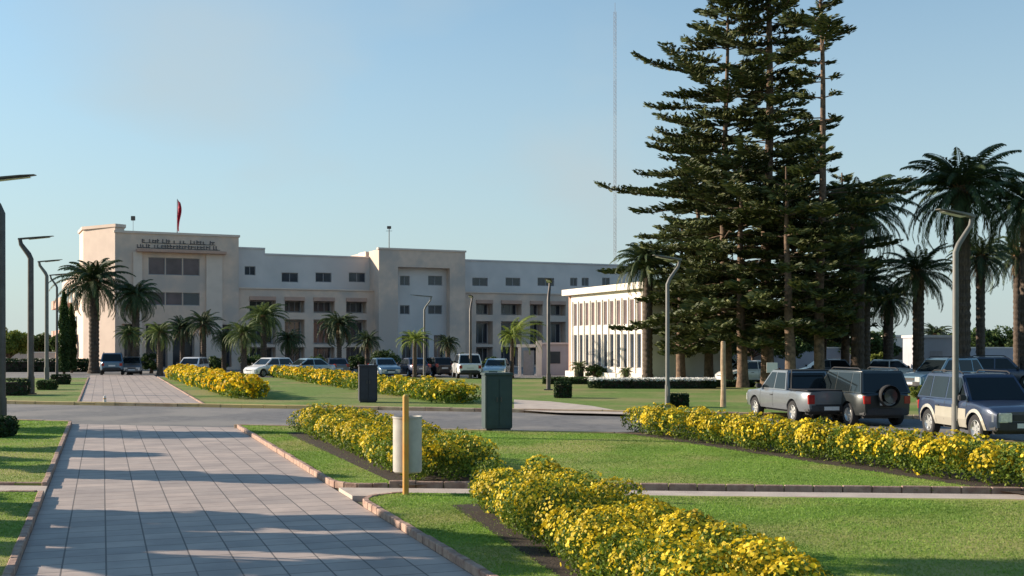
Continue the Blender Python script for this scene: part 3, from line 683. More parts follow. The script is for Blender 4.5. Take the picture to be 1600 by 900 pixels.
def palm_boss_mesh():
    """the fat knob of old leaf bases under the crown, with stubs and dead fronds"""
    mb = MB(); g = random.Random(4); prof = [(.05, -.26), (.085, -.24), (.115, -.16), (.125, -.08), (.10, 0), (.04, .05)]; mb.lathe(prof, 12)
    for i in range(44):
        a = i*2.4; z = -.24+.24*i/44; r = .09; d = Vector((math.cos(a), math.sin(a), .7 if i > 15 else .2)); p = Vector((r*math.cos(a), r*math.sin(a), z))
        mb.tube([p, p+d*.09], [.018, .006], 4)
    o = mb.build('leaf_boss', M['palm_boss']); me = o.data; bpy.data.objects.remove(o); return me
PT, PB = palm_trunk_mesh(), palm_boss_mesh()
M['dead'] = leafmat('dead_leaf', [(.12, .075, .035), (.2, .13, .06), (.28, .2, .1)], .1)
PD = palm_crown_mesh('dead_fronds', M['dead'], 9, 13, .5, nst=24, dead=True)
PC = {'a': palm_crown_mesh('crown', M['palm'], 1, 62, nst=44), 'b': palm_crown_mesh('crown', M['palm'], 2, 54, 1.15, nst=40), 'c': palm_crown_mesh('crown', M['palm'], 6, 46, .9, nst=40), 'd': palm_crown_mesh('crown', M['palm'], 7, 58, 1.3, nst=40), 'm': palm_crown_mesh('crown', M['palm_mid'], 3, 56, 1.1),
      'y': palm_crown_mesh('crown', M['palm_bright'], 4, 34, 1.0, young=True), 'w': palm_crown_mesh('crown', M['palm_bright'], 5, 34, 1.1, side=-.2, young=True)}
def palm(px, bpy_, cpy, rpx, var, label, tw=None, group='palm trees', Y=None, rz=None):
    Y = Y or F*H/(bpy_-HY); hc = zof(cpy, Y); Rr = rpx/F*Y*(1.12 if px < 900 else 1.14)
    r = thing('palm_tree', label, 'palm tree', at(px, Y), rnd.uniform(0, 6.28) if rz is None else rz, group)
    tr = tw or .085*Rr+.08
    o = link(bpy.data.objects.new('trunk', PT), r); o.scale = (tr, tr, hc)
    o = link(bpy.data.objects.new('crown', PC[var]), r); o.location = (0, 0, hc); o.scale = (Rr, Rr, Rr)
    if var in 'abcdm': o = link(bpy.data.objects.new('leaf_boss', PB), r); o.location = (0, 0, hc+.03*Rr); o.scale = (Rr, Rr, Rr)
    if var in 'bcd': o = link(bpy.data.objects.new('dead_fronds', PD), r); o.location = (0, 0, hc-.05*Rr); o.scale = (Rr*.9, Rr*.9, Rr*.9); o.rotation_euler = (0, 0, rnd.uniform(0, 6))
    return r
for q_ in ((285, 588, 512, 30, 'c', 'slim dark palm close left of the white hatchback'), (350, 588, 528, 24, 'm', 'low greyish palm between the white hatchback and the small white car'),
           (452, 589, 530, 28, 'd', 'low dark palm behind the small white car'), (574, 590, 532, 26, 'c', 'low dark palm near the left foot of the middle block'), (700, 590, 536, 22, 'b', 'low dark palm left of the white off-roader')):
    palm(*q_, Y=98, tw=.2)
palm(147, 584, 440, 64, 'a', 'large dark palm at the left end of the building, near the end of the path')
palm(212, 585, 462, 46, 'd', 'medium dark palm overlapping the left block, right of the largest left palm', Y=101)
palm(203, 586, 522, 26, 'm', 'short palm with greyish drooping fronds under the two tallest left palms', Y=97, group='short palms before the building')
palm(250, 587, 520, 32, 'm', 'short bushy green palm left of the white parked hatchback', Y=95, group='short palms before the building')
palm(318, 587, 505, 33, 'c', 'slim dark palm right of the white parked hatchback', Y=96, tw=.22)
palm(381, 587, 522, 36, 'm', 'short mid green palm left of the white parked pickup', Y=93, group='short palms before the building')
palm(412, 589, 495, 42, 'm', 'bushy mid green palm in front of the wing right of the left block', Y=96, tw=.25)
palm(530, 590, 508, 38, 'd', 'slim dark palm in front of the low wing between the two projecting blocks', Y=94, tw=.2)
palm(648, 592, 532, 29, 'y', 'small bright yellow green palm in front of the middle block', tw=.16, group='young bright palms')
palm(800, 594, 527, 42, 'w', 'small bright palm swept to one side, above the white gate portal', Y=86, tw=.14, rz=0, group='young bright palms')
palm(905, 600, 573, 17, 'm', 'stubby palm with yellowish trunk in front of the white office building', Y=74, tw=.3)
palm(978, 600, 581, 14, 'm', 'tiny palm at the foot of the near corner of the white office building', Y=72, tw=.15)
palm(1012, 603, 408, 58, 'a', 'palm half hidden behind the left side of the pines, above the white office building', Y=76)
palm(1340, 604, 330, 86, 'a', 'large palm directly behind the right side of the pines', Y=74)
palm(1503, 607, 296, 104, 'a', 'tallest palm standing clear against the sky at the right', Y=68, tw=.48)
palm(1606, 607, 318, 92, 'd', 'tall palm cut off by the right edge of the photo', Y=66, tw=.42)
palm(1435, 603, 425, 66, 'c', 'medium palm above the gap between the dark off-roader and the two tone one', Y=72, tw=.34)
palm(1532, 603, 402, 58, 'b', 'medium palm right behind the tallest right hand palm', Y=80, tw=.3)
palm(1590, 603, 400, 52, 'c', 'lower palm under the one cut off by the right edge', Y=84, tw=.3)
palm(1352, 603, 440, 56, 'b', 'shaded palm above the dark parked vehicle with spare wheel', Y=76, tw=.32)
palm(1388, 603, 468, 48, 'd', 'shaded palm close left of the medium palm behind the gap in the parked vehicles', Y=80, tw=.34)
palm(1462, 600, 523, 30, 'b', 'small distant palm above the plain grey utility building', Y=100, tw=.2)


# ------------------------------------------------------------------ Norfolk Island pines
def norfolk(px, Y, apex, lmax, seed, label, sparse=(9, 9), zlow=3.5, lean=0.0, trunk_r=.34, dens=1.0, topclump=False, right=1.0):
    g = np.random.default_rng(seed); r = random.Random(seed); hh = zof(apex, Y)
    root = thing('pine_tree', label, 'pine tree', at(px, Y), 0, 'tall tiered pines')
    mb = MB(); n = 18
    tx = lambda z: lean*z/hh+.12*math.sin(z*.25+seed)
    mb.tube([(tx(hh*i/n), .08*math.sin(i+seed), hh*i/n) for i in range(n+1)], [trunk_r*(1-.86*(i/n))*(1.25 if i == 0 else 1) for i in range(n+1)], 10)
    bp = mb; P1, D1 = [], []
    z = zlow
    while z < hh-.3:
        u = z/hh; prof = (1-u)**.6*1.12 if u > .36 else (.74+.26*u/.36)*.9
        Lb = lmax*min(1, prof)*min(1, .55+.25*(z-zlow)); nb = r.choice((5, 6, 6, 7)); ph = r.random()*6.28
        sp = sparse[0] < z < sparse[1]
        if topclump and u > .86: Lb = lmax*.42
        ws = r.uniform(.78, 1.1)
        for k in range(nb):
            if sp and r.random() < .5: continue
            if r.random() < (.07 if u < .4 else .20): continue
            L = Lb*r.choice((r.uniform(.45, .8), r.uniform(.8, 1.15)))*ws*(.42 if sp else 1); az = ph+k*6.283/nb+r.gauss(0, .14); e = R(r.gauss(7 if u < .6 else 14, 5)+(10 if u > .85 else 0))
            L *= (right if (math.cos(az) > .2 and z > 11.5) else 1); L = max(.5, L); m = max(3, int(L/.30)); hd = Vector((math.cos(az), math.sin(az), 0)); sv = Vector((-math.sin(az), math.cos(az), 0))
            p = Vector((tx(z), 0, z+r.uniform(-.15, .15))); pts = [p.copy()]; ds = L/m; sag = R(22 if u < .3 else 11)
            for i in range(m):
                s = (i+.5)/m; ee = e-sag*math.sin(s*math.pi*.9)+R(20)*max(0, s-.75)*2
                p = p+(hd*math.cos(ee)+Vector((0, 0, math.sin(ee))))*ds; pts.append(p.copy())
                if s < .22: continue
                bl = .85*math.sin(min(1, (s-.12)/.35)*1.57)*(1-.45*max(0, s-.6)/.4)*min(1, L/3.0+.35)
                for sg in (1, -1):
                    for _ in range(2 if r.random() < .5*dens else 1):
                        dd = (sv*sg*r.uniform(.7, 1)+hd*r.uniform(.3, .75)+Vector((0, 0, r.uniform(.08, .38)))).normalized(); q = p+dd*.02
                        st = max(2, int(bl/.20))
                        for w_ in range(st):
                            c = q+dd*(bl*(w_+.5)/st)+Vector((0, 0, .10*(w_/st)**2)); P1.append(c[:]); D1.append(dd[:])
                if r.random() < .8: P1.append((p+Vector((0, 0, .1)))[:]); D1.append((hd+Vector((0, 0, .3)))[:])
            bp.tube(pts[::2]+([pts[-1]] if len(pts) % 2 == 0 else []), .035, 4, cap=False)
        z += r.uniform(.72, 1.2)*(1.15 if sp else 1)*(.8 if u > .8 else 1)
    P1 = np.array(P1); D1 = np.array(D1); D1 /= np.linalg.norm(D1, axis=1)[:, None]
    bp.build('trunk', M['bark'], root, smooth=True, angle=60, fix=False)
    # each needle-covered twig segment: three crossed blades
    Q = []
    for j in range(4):
        a = g.normal(size=P1.shape); a -= (a*D1).sum(1)[:, None]*D1; a /= np.linalg.norm(a, axis=1)[:, None]
        ln = .15+.05*g.random((len(P1), 1)); wd = (.04+.035*g.random(len(P1)))[:, None]; c = P1+g.normal(size=P1.shape)*.055
        Q.append(np.stack([c-D1*ln-a*wd*.3, c+a*wd, c+D1*ln*1.1+a*wd*.2, c-a*wd], 1))
    Q = np.concatenate(Q)
    np_mesh('crown', Q, 4, M['needle'], root)
    return root
norfolk(1134, 71, -30, 10.0, 21, 'leftmost big tiered pine, its long lower branches reaching out over the white office building', dens=1.1)
norfolk(1200, 70, -260, 8.8, 22, right=.5, label= 'tallest tiered pine in the middle of the pine group', trunk_r=.4)
norfolk(1283, 65, -110, 5.8, 23, right=.72, label= 'slender pine with a long bare looking trunk and bushy top, right of the tallest pine', sparse=(11.5, 19.0), topclump=True, trunk_r=.32)
norfolk(1238, 77, 215, 7.0, 24, 'tiered pine half hidden behind the middle of the pine group')
norfolk(1090, 82, 215, 6.0, 25, 'shorter tiered pine behind the left side of the pine group')
norfolk(1318, 80, 270, 5.2, 26, 'shorter tiered pine behind the right side of the pine group')
norfolk(1232, 64, 260, 5.0, 27, 'lower dense pine in front of the middle of the pine group', zlow=3.6)

norfolk(1160, 67, 240, 7.0, 28, 'low wide pine in front of the left trunk of the pine group', zlow=2.9, dens=1.3)
norfolk(1066, 75, 350, 3.4, 29, 'smallest pine at the far left of the pine group, beside the office building', zlow=2.4, dens=1.3)
norfolk(1110, 78, 330, 5.6, 30, 'low pine in the shaded back row, left of the pale wooden post', zlow=2.4, dens=1.3)
norfolk(1285, 82, 330, 5.6, 31, 'low pine in the shaded back row behind the slender pine', zlow=3.0, dens=1.3)
# ------------------------------------------------------------------ broadleaf trees behind
def broadleaf(px, Y, top, wpx, seed, label, mat='leaf', n=5200, lsz=.16, base=1.2, group='distant broadleaf trees', cat='tree', name='broadleaf_tree'):
    g = np.random.default_rng(seed); r = random.Random(seed); hh = zof(top, Y); rad = wpx/F*Y/2
    root = thing(name, label, cat, at(px, Y), 0, group); mb = MB()
    mb.tube([(0, 0, 0), (.1, .05, hh*.3), (0, .1, hh*.6)], [.18, .13, .06], 7)
    Q = []; cl = 14
    for k in range(cl):
        a = k*2.4; q = rad*.72*math.sqrt((k+.5)/cl); zc = base+(hh-base)*r.uniform(.25, .86)*(1-.25*(q/rad)); c = np.array([q*math.cos(a), q*math.sin(a), zc])
        mb.tube([(0, 0, hh*.25), (c[0]*.5, c[1]*.5, (hh*.25+zc)/2), tuple(c)], [.08, .05, .02], 5, cap=False)
        v = g.normal(size=(n//cl, 3)); v /= np.linalg.norm(v, axis=1)[:, None]; rr_ = rad*r.uniform(.30, .46)
        Q.append(c+v*rr_*np.array([[1, 1, .8]])*(1-.55*g.random((n//cl, 1))**1.5)*min(1, .5+hh/8))
    Q = np.concatenate(Q); Q = Q[(Q[:, 2] > .3) & (Q[:, 2] < hh+.2)]
    mb.build('trunk', M['bark'], root); np_mesh('crown', leaf_quads(g, Q, lsz), 4, M[mat], root); return root
cast = ((33.2, .6, 1.5, 11), (33.0, 3.0, 1.2, 10.0), (27.2, -.2, .8, 9), (22.9, .4, .9, 8), (22.3, 2.6, .75, 10), (17.2, .2, .9, 8), (16.9, 2.6, .8, 9.5),
        (15.3, .8, 1.0, 8.5), (15.0, 2.9, .9, 9.5), (13.6, .3, .8, 9), (13.3, 2.6, .9, 10), (12.0, 1.2, .8, 9), (19.3, -3.6, 1.0, 7), (25.0, -3.0, .9, 8), (12.6, 9.5, .9, 17))
for k, (Yt, u, Rr, D) in enumerate(cast):  # unseen trees, sized and placed only for the shadow bands they throw
    yy = (Yt-u*SP)/CP; q = U(u, yy); X = q.x-.97*D; Y = q.y+.243*D; hc = D*math.tan(R(SUN_EL))+.1
    broadleaf(800+X/Y*F, Y, HY-(hc+Rr*.9-H)*F/Y, 2*Rr/Y*F, 100+k, 'unseen small round tree beyond the left edge, placed to cast shadow bands', n=2600, lsz=.13, base=hc-Rr, group='unseen shadow casting trees beyond the left edge')
broadleaf(14, 112, 500, 70, 31, 'yellow green spreading tree at the far left edge', 'leaf_yel')
broadleaf(60, 125, 520, 60, 32, 'darker round tree behind the left lamp posts')
broadleaf(-30, 128, 488, 90, 33, 'dark tree standing behind the yellow green tree at the far left')
broadleaf(98, 122, 515, 40, 34, 'small round dark tree touching the left end of the beige building')
DT = ['dark round tree behind the pale street lamp left of the pines', 'dark round tree directly behind the pale wooden post', 'dark round tree right of the pale wooden post, behind the white shaded car',
      'dark round tree behind the silver pickup and the middle pine trunks', 'dark round tree behind the cab end of the off-roader with spare wheel', 'dark round tree between the slender pine and the medium palm']
for k, (px, Y, top, wd) in enumerate(((1060, 112, 500, 90), (1120, 108, 515, 80), (1175, 115, 498, 90), (1235, 110, 510, 80), (1300, 118, 495, 90), (1365, 112, 508, 80))):
    broadleaf(px, Y, top, wd, 40+k, DT[k], n=4000, group='dark round trees behind the pine trunks')
broadleaf(1545, 120, 506, 80, 50, 'bushy dark tree behind the right hand palms')
broadleaf(1600, 118, 512, 70, 51, 'bushy dark tree at the right edge behind the palms')
broadleaf(1495, 126, 520, 60, 52, 'dark tree behind the trunk of the tallest right palm')
broadleaf(1375, 88, 548, 46, 53, 'low bright green bush behind the dark vehicle with spare wheel', 'leaf_yel', n=2500, base=.3, name='bush', cat='bush', group='bushes')
broadleaf(1436, 50, 600, 36, 54, 'bright green bush in the gap between the parked vehicles', 'leaf_yel', n=2500, lsz=.06, base=.15, name='bush', cat='bush', group='bushes')
broadleaf(930, 84, 566, 40, 55, 'low dark shrub against the base of the white office building', n=1800, lsz=.08, base=.15, name='bush', cat='bush', group='bushes')
broadleaf(720, 100, 548, 30, 56, 'small dark shrub left of the white parked off-roader', n=1800, lsz=.1, base=.15, name='bush', cat='bush', group='bushes')
broadleaf(600, 101, 545, 60, 57, 'dark shrub in front of the left foot of the middle block', n=2500, lsz=.1, base=.15, name='bush', cat='bush', group='bushes')
broadleaf(1150, 92, 556, 60, 58, 'dark shrub behind the pale wooden post', n=2500, lsz=.1, base=.15, name='bush', cat='bush', group='bushes')

broadleaf(1045, 80, 515, 60, 59, 'dark shrubby tree hugging the right end of the white office building', n=5000, lsz=.12, base=.3, group='distant broadleaf trees')
broadleaf(1085, 84, 525, 60, 60, 'dark shrubby tree behind the white flower bed', n=5000, lsz=.12, base=.3, group='distant broadleaf trees')
for q, (px, Y, top, wd, lab) in enumerate(((100, 98, 462, 15, 'tall narrow dark cypress behind the left row of lamps'), (112, 104, 480, 13, 'shorter narrow cypress close against the left end of the building'))):
    g = np.random.default_rng(80+q); hh = zof(top, Y); rt = thing('cypress_tree', lab, 'tree', at(px, Y), 0, 'narrow cypresses')
    z = hh*g.random(9000)**.9; rad = (wd/F*Y)*.5*np.minimum(1, (1-z/hh)*3)**.7*np.sqrt(.3+.7*g.random(9000))*(1+.15*np.sin(z*5)); a = g.random(9000)*6.283
    np_mesh('crown', leaf_quads(g, np.c_[rad*np.cos(a), rad*np.sin(a), z+.3], .11), 4, M['leaf'], rt)
    mb = MB(); mb.tube([(0, 0, 0), (0, 0, hh*.8)], [.12, .03], 7); mb.build('trunk', M['bark'], rt)
for k, (px, wd, tp, lab) in enumerate(((335, 46, 556, 'low dark shrub under the slim palm right of the white hatchback'), (395, 50, 552, 'low dark shrub behind the bushy mid green palm'), (500, 54, 553, 'low dark shrub left of the slim palm before the low wing'),
                                 (560, 46, 551, 'low dark shrub right of the slim palm before the low wing'), (236, 40, 550, 'low dark shrub at the foot of the left block'), (768, 50, 556, 'low dark shrub behind the pale saloon right of the white off-roader'))):
    broadleaf(px, 102, tp, wd, 120+k, lab, n=2200, lsz=.1, base=.15, name='bush', cat='bush', group='bushes')
# clipped shrubs
clipped('box_shrub', 'clipped dark box shrub at the far left beyond the road', 'shrub', G(10, 621)+Vector((0, .5, LZ)), 1.5, 1.2, .8, 61, group='clipped box shrubs')
clipped('box_shrub', 'low olive brown shrub between the two left lamp posts', 'shrub', G(68, 612)+Vector((0, .5, LZ)), .9, .9, .5, 62, mat=M['leaf'], group='clipped box shrubs')
clipped('box_shrub', 'clipped dark shrub at the left edge on the near side of the road', 'shrub', G(-4, 690)+Vector((-.2, .6, LZ)), .6, 1.0, .5, 63, group='clipped box shrubs')
clipped('box_shrub', 'dark cube shrub beside the lamp post at the end of the side path', 'shrub', G(880, 625)+Vector((0, .3, LZ)), .8, .8, .75, 64, group='clipped box shrubs')
clipped('box_shrub', 'dark cube shrub beside the lamp post left of the pale wooden post', 'shrub', G(1062, 640)+Vector((0, .3, LZ)), .75, .6, .5, 65, group='clipped box shrubs')
clipped('box_shrub', 'dark shrub at the foot of the far lamp on the left', 'shrub', G(92, 603)+Vector((0, .3, LZ)), 1.0, .9, .6, 66, group='clipped box shrubs')
clipped('flower_bed', 'long bed of white flowers in front of the white office building', 'flower bed', at(1018, 66)+Vector((0, 0, LZ)), 7.2, 1.6, .5, 67, n=5000, lsz=.06, flowers=M['flower_white'])
clipped('long_hedge', 'long low dark hedge behind the left lamp posts', 'hedge', at(-60, 108), 24, 1.2, 1.2, 68, n=9000, lsz=.12)
clipped('long_hedge', 'low brown green hedge left of the white flower bed', 'hedge', at(893, 73)+Vector((0, 0, LZ)), 3.6, 1.0, .4, 69, n=3000, lsz=.07, mat=M['leaf'])
clipped('long_hedge', 'low dark hedge on the lawn right of the white flower bed', 'hedge', at(1130, 68)+Vector((0, 0, LZ)), 3.5, 1.0, .35, 70, n=3000, lsz=.07)

# ------------------------------------------------------------------ street furniture
def lamp(px, Y, ztop, label, flip=1, mat='lamp_metal', arm=1.7, rz=0.0, base=True, pr=.1, X=None):
    loc = at(px, Y) if X is None else Vector((X, Y, 0)); t = thing('street_lamp', label, 'street lamp', (loc.x, loc.y, LZ), rz, 'street lamps with bent heads and blade shaped lights')
    z1 = ztop-1.15
    # kinked pole: leans away from the path near the top, then a flat blade reaches back over it
    mb = MB(); mb.tube([(0, 0, 0), (0, 0, .9), (0, 0, .901), (0, 0, z1), (-.10*flip, 0, z1+.22), (-.48*flip, 0, ztop-.42), (-.53*flip, 0, ztop-.18)], [pr*1.25, pr*1.2, pr, pr*.9, pr*.85, pr*.7, pr*.6], 10)
    mb.build('pole', M[mat], t, smooth=True, angle=50)
    mb = MB(); x0, x1 = -.62*flip, (arm-.62)*flip; z = ztop-.16
    ys = [(.06, .045), (.15, .035), (.18, .022), (.11, .01)]; xs = [x0, x0+(x1-x0)*.25, x0+(x1-x0)*.75, x1]
    for (x, (yw, th_)) in zip(xs, ys):
        zz = z+.16*abs(x-x0)/arm; mb.v += [(x, -yw, zz-th_), (x, yw, zz-th_), (x, yw, zz+th_), (x, -yw, zz+th_)]
    for i in range(3):
        for k in range(4): a = i*4+k; b = i*4+(k+1) % 4; mb.f.append((a, b, b+4, a+4))
    mb.f += [(3, 2, 1, 0), (12, 13, 14, 15)]
    b = mb.build('lamp_head', M[mat], t, bevel=.01)
    g = MB(); xa, xb = x0+(x1-x0)*.3, x0+(x1-x0)*.9; za = z+.16*.3-.055; zb = z+.16*.9-.045
    g.quad((xa, -.13, za), (xb, -.1, zb), (xb, .1, zb), (xa, .13, za)); g.quad((xa, -.13, za-.02), (xa, .13, za-.02), (xb, .1, zb-.02), (xb, -.1, zb-.02)); g.build('lens', M['lens'], b)
    if base:
        mb = MB(); mb.box(-.22, .22, -.22, .22, -.02, .06); mb.build('base_plate', M[mat], t, bevel=.01)
        mb = MB(); mb.box(-pr*.5, pr*.5, -pr*1.35, -pr*1.1, .45, .85); mb.build('access_door', M[mat], t)
    return t
pr_ = PA
lamp(2, 34.6, 7.6, 'street lamp cut off by the left edge, only its pole and blade head in view', 1, rz=0, arm=1.65, pr=.13)
lamp(48, 57.8, 7.95, 'front street lamp of the left row beyond the road', 1, arm=1.75, rz=R(3), pr=.16)
lamp(73, 80.0, 8.4, 'second street lamp of the left row, pale pole', 1, mat='lamp_pale', arm=1.7, pr=.14)
lamp(89, 94.0, 8.3, 'far street lamp of the left row, close to the left palm', 1, arm=1.6)
lamp(1493, 31.2, 6.15, 'nearest right hand street lamp, standing in front of the two tone vehicle', -1, mat='lamp_pale', arm=1.2, rz=R(18), pr=.085)
lamp(1043, 45.9, 6.05, 'pale street lamp in front of the left side of the pines', -1, mat='lamp_pale', arm=1.25, rz=R(18), pr=.085)
lamp(857, 63.2, 6.1, 'dark street lamp left of the white office building', -1, arm=1.0, rz=R(80))
lamp(735, 84.0, 6.1, 'dark distant street lamp in front of the right edge of the middle block', -1, arm=1.0, rz=R(80))
lamp(663, 88.0, 6.3, 'pale distant street lamp behind the small bright palm', -1, mat='lamp_pale', arm=1.7, pr=.08)

# litter bin on its orange post
lb = thing('litter_bin', 'pale cylindrical litter bin fixed behind an orange post on the lawn', 'litter bin', G(634, 781)+Vector((0, 0, LZ-.02)))
yb = 19.2
mb = MB(); mb.tube([(0, 0, 0), (0, 0, 1.66)], .052, 12); mb.tube([(0, 0, 1.66), (0, 0, 1.69)], [.052, .03], 12); mb.build('post', M['post'], lb, smooth=True)
mb = MB(); mb.lathe([(.02, .36), (.225, .36), (.245, .38), (.245, 1.27), (.255, 1.28), (.255, 1.31), (.235, 1.31), (.23, 1.27), (.225, .5), (.02, .5)], 40, c=(0, .31, 0)); mb.build('bin', M['bin'], lb, smooth=True, angle=30)
mb = MB(); mb.box(-.03, .03, .05, .08, .5, .56); mb.box(-.03, .03, .05, .08, 1.1, 1.16); mb.build('bracket', M['lamp_metal'], lb)
# dark cabinets
def cabinet(px, Y, wd, hgt, mat, label):
    t = thing('street_cabinet', label, 'cabinet', at(px, Y)+Vector((0, wd*.45, LZ)), R(12), 'dark street cabinets')
    w2 = wd/2; mb = MB(); mb.box(-w2, w2, -w2*.8, w2*.8, .06, hgt-.08); b = mb.build('body', mat, t, bevel=.02)
    mb = MB(); mb.box(-w2-.03, w2+.03, -w2*.8-.03, w2*.8+.03, hgt-.078, hgt); mb.build('lid', mat, t, bevel=.02)
    mb = MB(); mb.box(-w2*.9, w2*.9, -w2*.7, w2*.7, 0, .058); mb.build('plinth', M['trim'], t)
    for s in (-1, 1):
        mb = MB(); mb.box(min(s*.012, s*(w2-.05)), max(s*.012, s*(w2-.05)), -w2*.8-.018, -w2*.8-.003, .14, hgt-.16); d = mb.build('door', mat, t, bevel=.006)
        m2 = MB(); m2.box(s*.06-.015, s*.06+.015, -w2*.8-.045, -w2*.8-.0185, hgt*.5, hgt*.5+.14); m2.build('handle', M['lamp_metal'], d)
    return t
cabinet(776, 33.4, .80, 1.68, M['cab'], 'nearest dark green cabinet on the near edge of the road')
cabinet(573, 49.6, .78, 1.62, M['cab2'], 'dark cabinet beyond the road, beside the far hedges')
t = thing('wooden_post', 'pale wooden post standing in front of the pines', 'post', at(1130, 46.3)+Vector((0, 0, LZ)))
mb = MB(); mb.tube([(0, 0, 0), (.01, 0, .8), (-.01, 0, 1.8), (0, 0, 2.6)], [.12, .105, .1, .095], 9); mb.build('shaft', M['bark_pale'], t, smooth=True)
mb = MB(); mb.tube([(0, 0, 2.6), (0, 0, 2.64)], [.097, .06], 9); mb.build('cap', M['bark_pale'], t)
t = thing('marker_post', 'tiny white marker post on the kerb at the start of the far path', 'post', line_at(ROADF, G(166, 633).x)+Vector((0, .18, .14)))
mb = MB(); mb.lathe([(.07, 0), (.06, .22), (.04, .27), (0.001, .28)], 12); mb.build('shaft', M['white'], t); mb = MB(); mb.lathe([(.063, .12), (.066, .13), (.064, .16), (.061, .17)], 12); mb.build('band', M['post'], t)
t = thing('sign_board', 'small white sign board on a pole behind the silver pickup', 'sign', at(1206, 50)+Vector((0, 0, LZ)))
mb = MB(); mb.tube([(0, 0, 0), (0, 0, 1.75)], .03, 8); mb.build('pole', M['lamp_metal'], t); mb = MB(); mb.box(-.24, .24, -.05, -.032, 1.28, 1.72); mb.build('board', M['white'], t, bevel=.005)

# ------------------------------------------------------------------ vehicles
def wheel(parent, x, y, r, wdt, side):
    w_ = empty('wheel', (x, y, r)); w_.parent = parent
    s = side; mb = MB()
    mb.lathe([(r*.62, -wdt*.45), (r*.93, -wdt*.5), (r, -wdt*.36), (r, wdt*.36), (r*.93, wdt*.5), (r*.62, wdt*.45)], 28, axis='y'); mb.build('tyre', M['tyre'], w_, smooth=True, angle=40)
    mb = MB(); yo = wdt*.34*s
    mb.lathe([(r*.64, wdt*.44*s), (r*.60, wdt*.46*s), (r*.55, yo*.7), (r*.5, yo*.4)], 28, axis='y')
    for k in range(6):
        a = k*math.pi/3; c, sn = math.cos(a), math.sin(a); nx, nz_ = -sn, c; w0, w1 = r*.13, r*.09
        A = [(c*r*.1+nx*w0, yo, sn*r*.1+nz_*w0), (c*r*.1-nx*w0, yo, sn*r*.1-nz_*w0), (c*r*.58-nx*w1, yo*.92, sn*r*.58-nz_*w1), (c*r*.58+nx*w1, yo*.92, sn*r*.58+nz_*w1)]
        n = len(mb.v); mb.v += A+[(p[0], p[1]-.03*s, p[2]) for p in A]
        for q in ((0, 1, 2, 3), (7, 6, 5, 4), (0, 4, 5, 1), (1, 5, 6, 2), (2, 6, 7, 3), (3, 7, 4, 0)): mb.f.append(tuple(n+i for i in q))
    mb.lathe([(0.001, yo+.02*s), (r*.16, yo+.02*s), (r*.18, yo-.03*s)], 12, axis='y')
    mb.build('rim', M['rim'], w_, smooth=True, angle=30)
    mb = MB(); mb.lathe([(0.001, yo*.2), (r*.6, yo*.2)], 20, axis='y'); mb.build('brake_disc', M['trim'], w_)
def interp(pts, x):
    if x <= pts[0][0]: return pts[0][1]
    for (a, b), (c, d) in zip(pts[:-1], pts[1:]):
        if x <= c: t = (x-a)/(c-a) if c > a else 0; return b+(d-b)*t
    return pts[-1][1]
CARS = {
 'suv':   dict(L=4.35, W=1.82, H=1.78, r=.36, ax=(-1.30, 1.32), sill=.36, belt=1.06, top=[(-2.17, .98), (-2.1, 1.06), (.95, 1.06), (1.2, 1.03), (1.95, .93), (2.17, .80)], cab=(.98, .35, -1.85, -2.12), spare=True),
 'suv2':  dict(L=4.5, W=1.86, H=1.80, r=.38, ax=(-1.35, 1.38), sill=.38, belt=1.08, top=[(-2.25, 1.0), (-2.15, 1.08), (1.0, 1.08), (1.3, 1.05), (2.0, .97), (2.25, .84)], cab=(1.02, .35, -1.75, -2.15)),
 'hatch': dict(L=3.9, W=1.70, H=1.48, r=.30, ax=(-1.22, 1.25), sill=.26, belt=.90, top=[(-1.95, .86), (-1.88, .90), (.9, .90), (1.1, .88), (1.7, .74), (1.95, .58)], cab=(1.05, .3, -1.45, -1.86)),
 'sedan': dict(L=4.4, W=1.75, H=1.44, r=.31, ax=(-1.35, 1.32), sill=.25, belt=.90, top=[(-2.2, .82), (-2.1, .92), (-1.2, .93), (.9, .90), (1.2, .87), (1.95, .72), (2.2, .58)], cab=(1.0, .2, -.95, -1.65)),
 'pickup': dict(L=5.0, W=1.80, H=1.74, r=.37, ax=(-1.50, 1.52), sill=.42, belt=1.06, top=[(-2.5, 1.04), (-2.45, 1.06), (1.05, 1.06), (1.35, 1.04), (2.25, .96), (2.5, .84)], cab=(1.15, .45, -.75, -.98), bed=True),
}
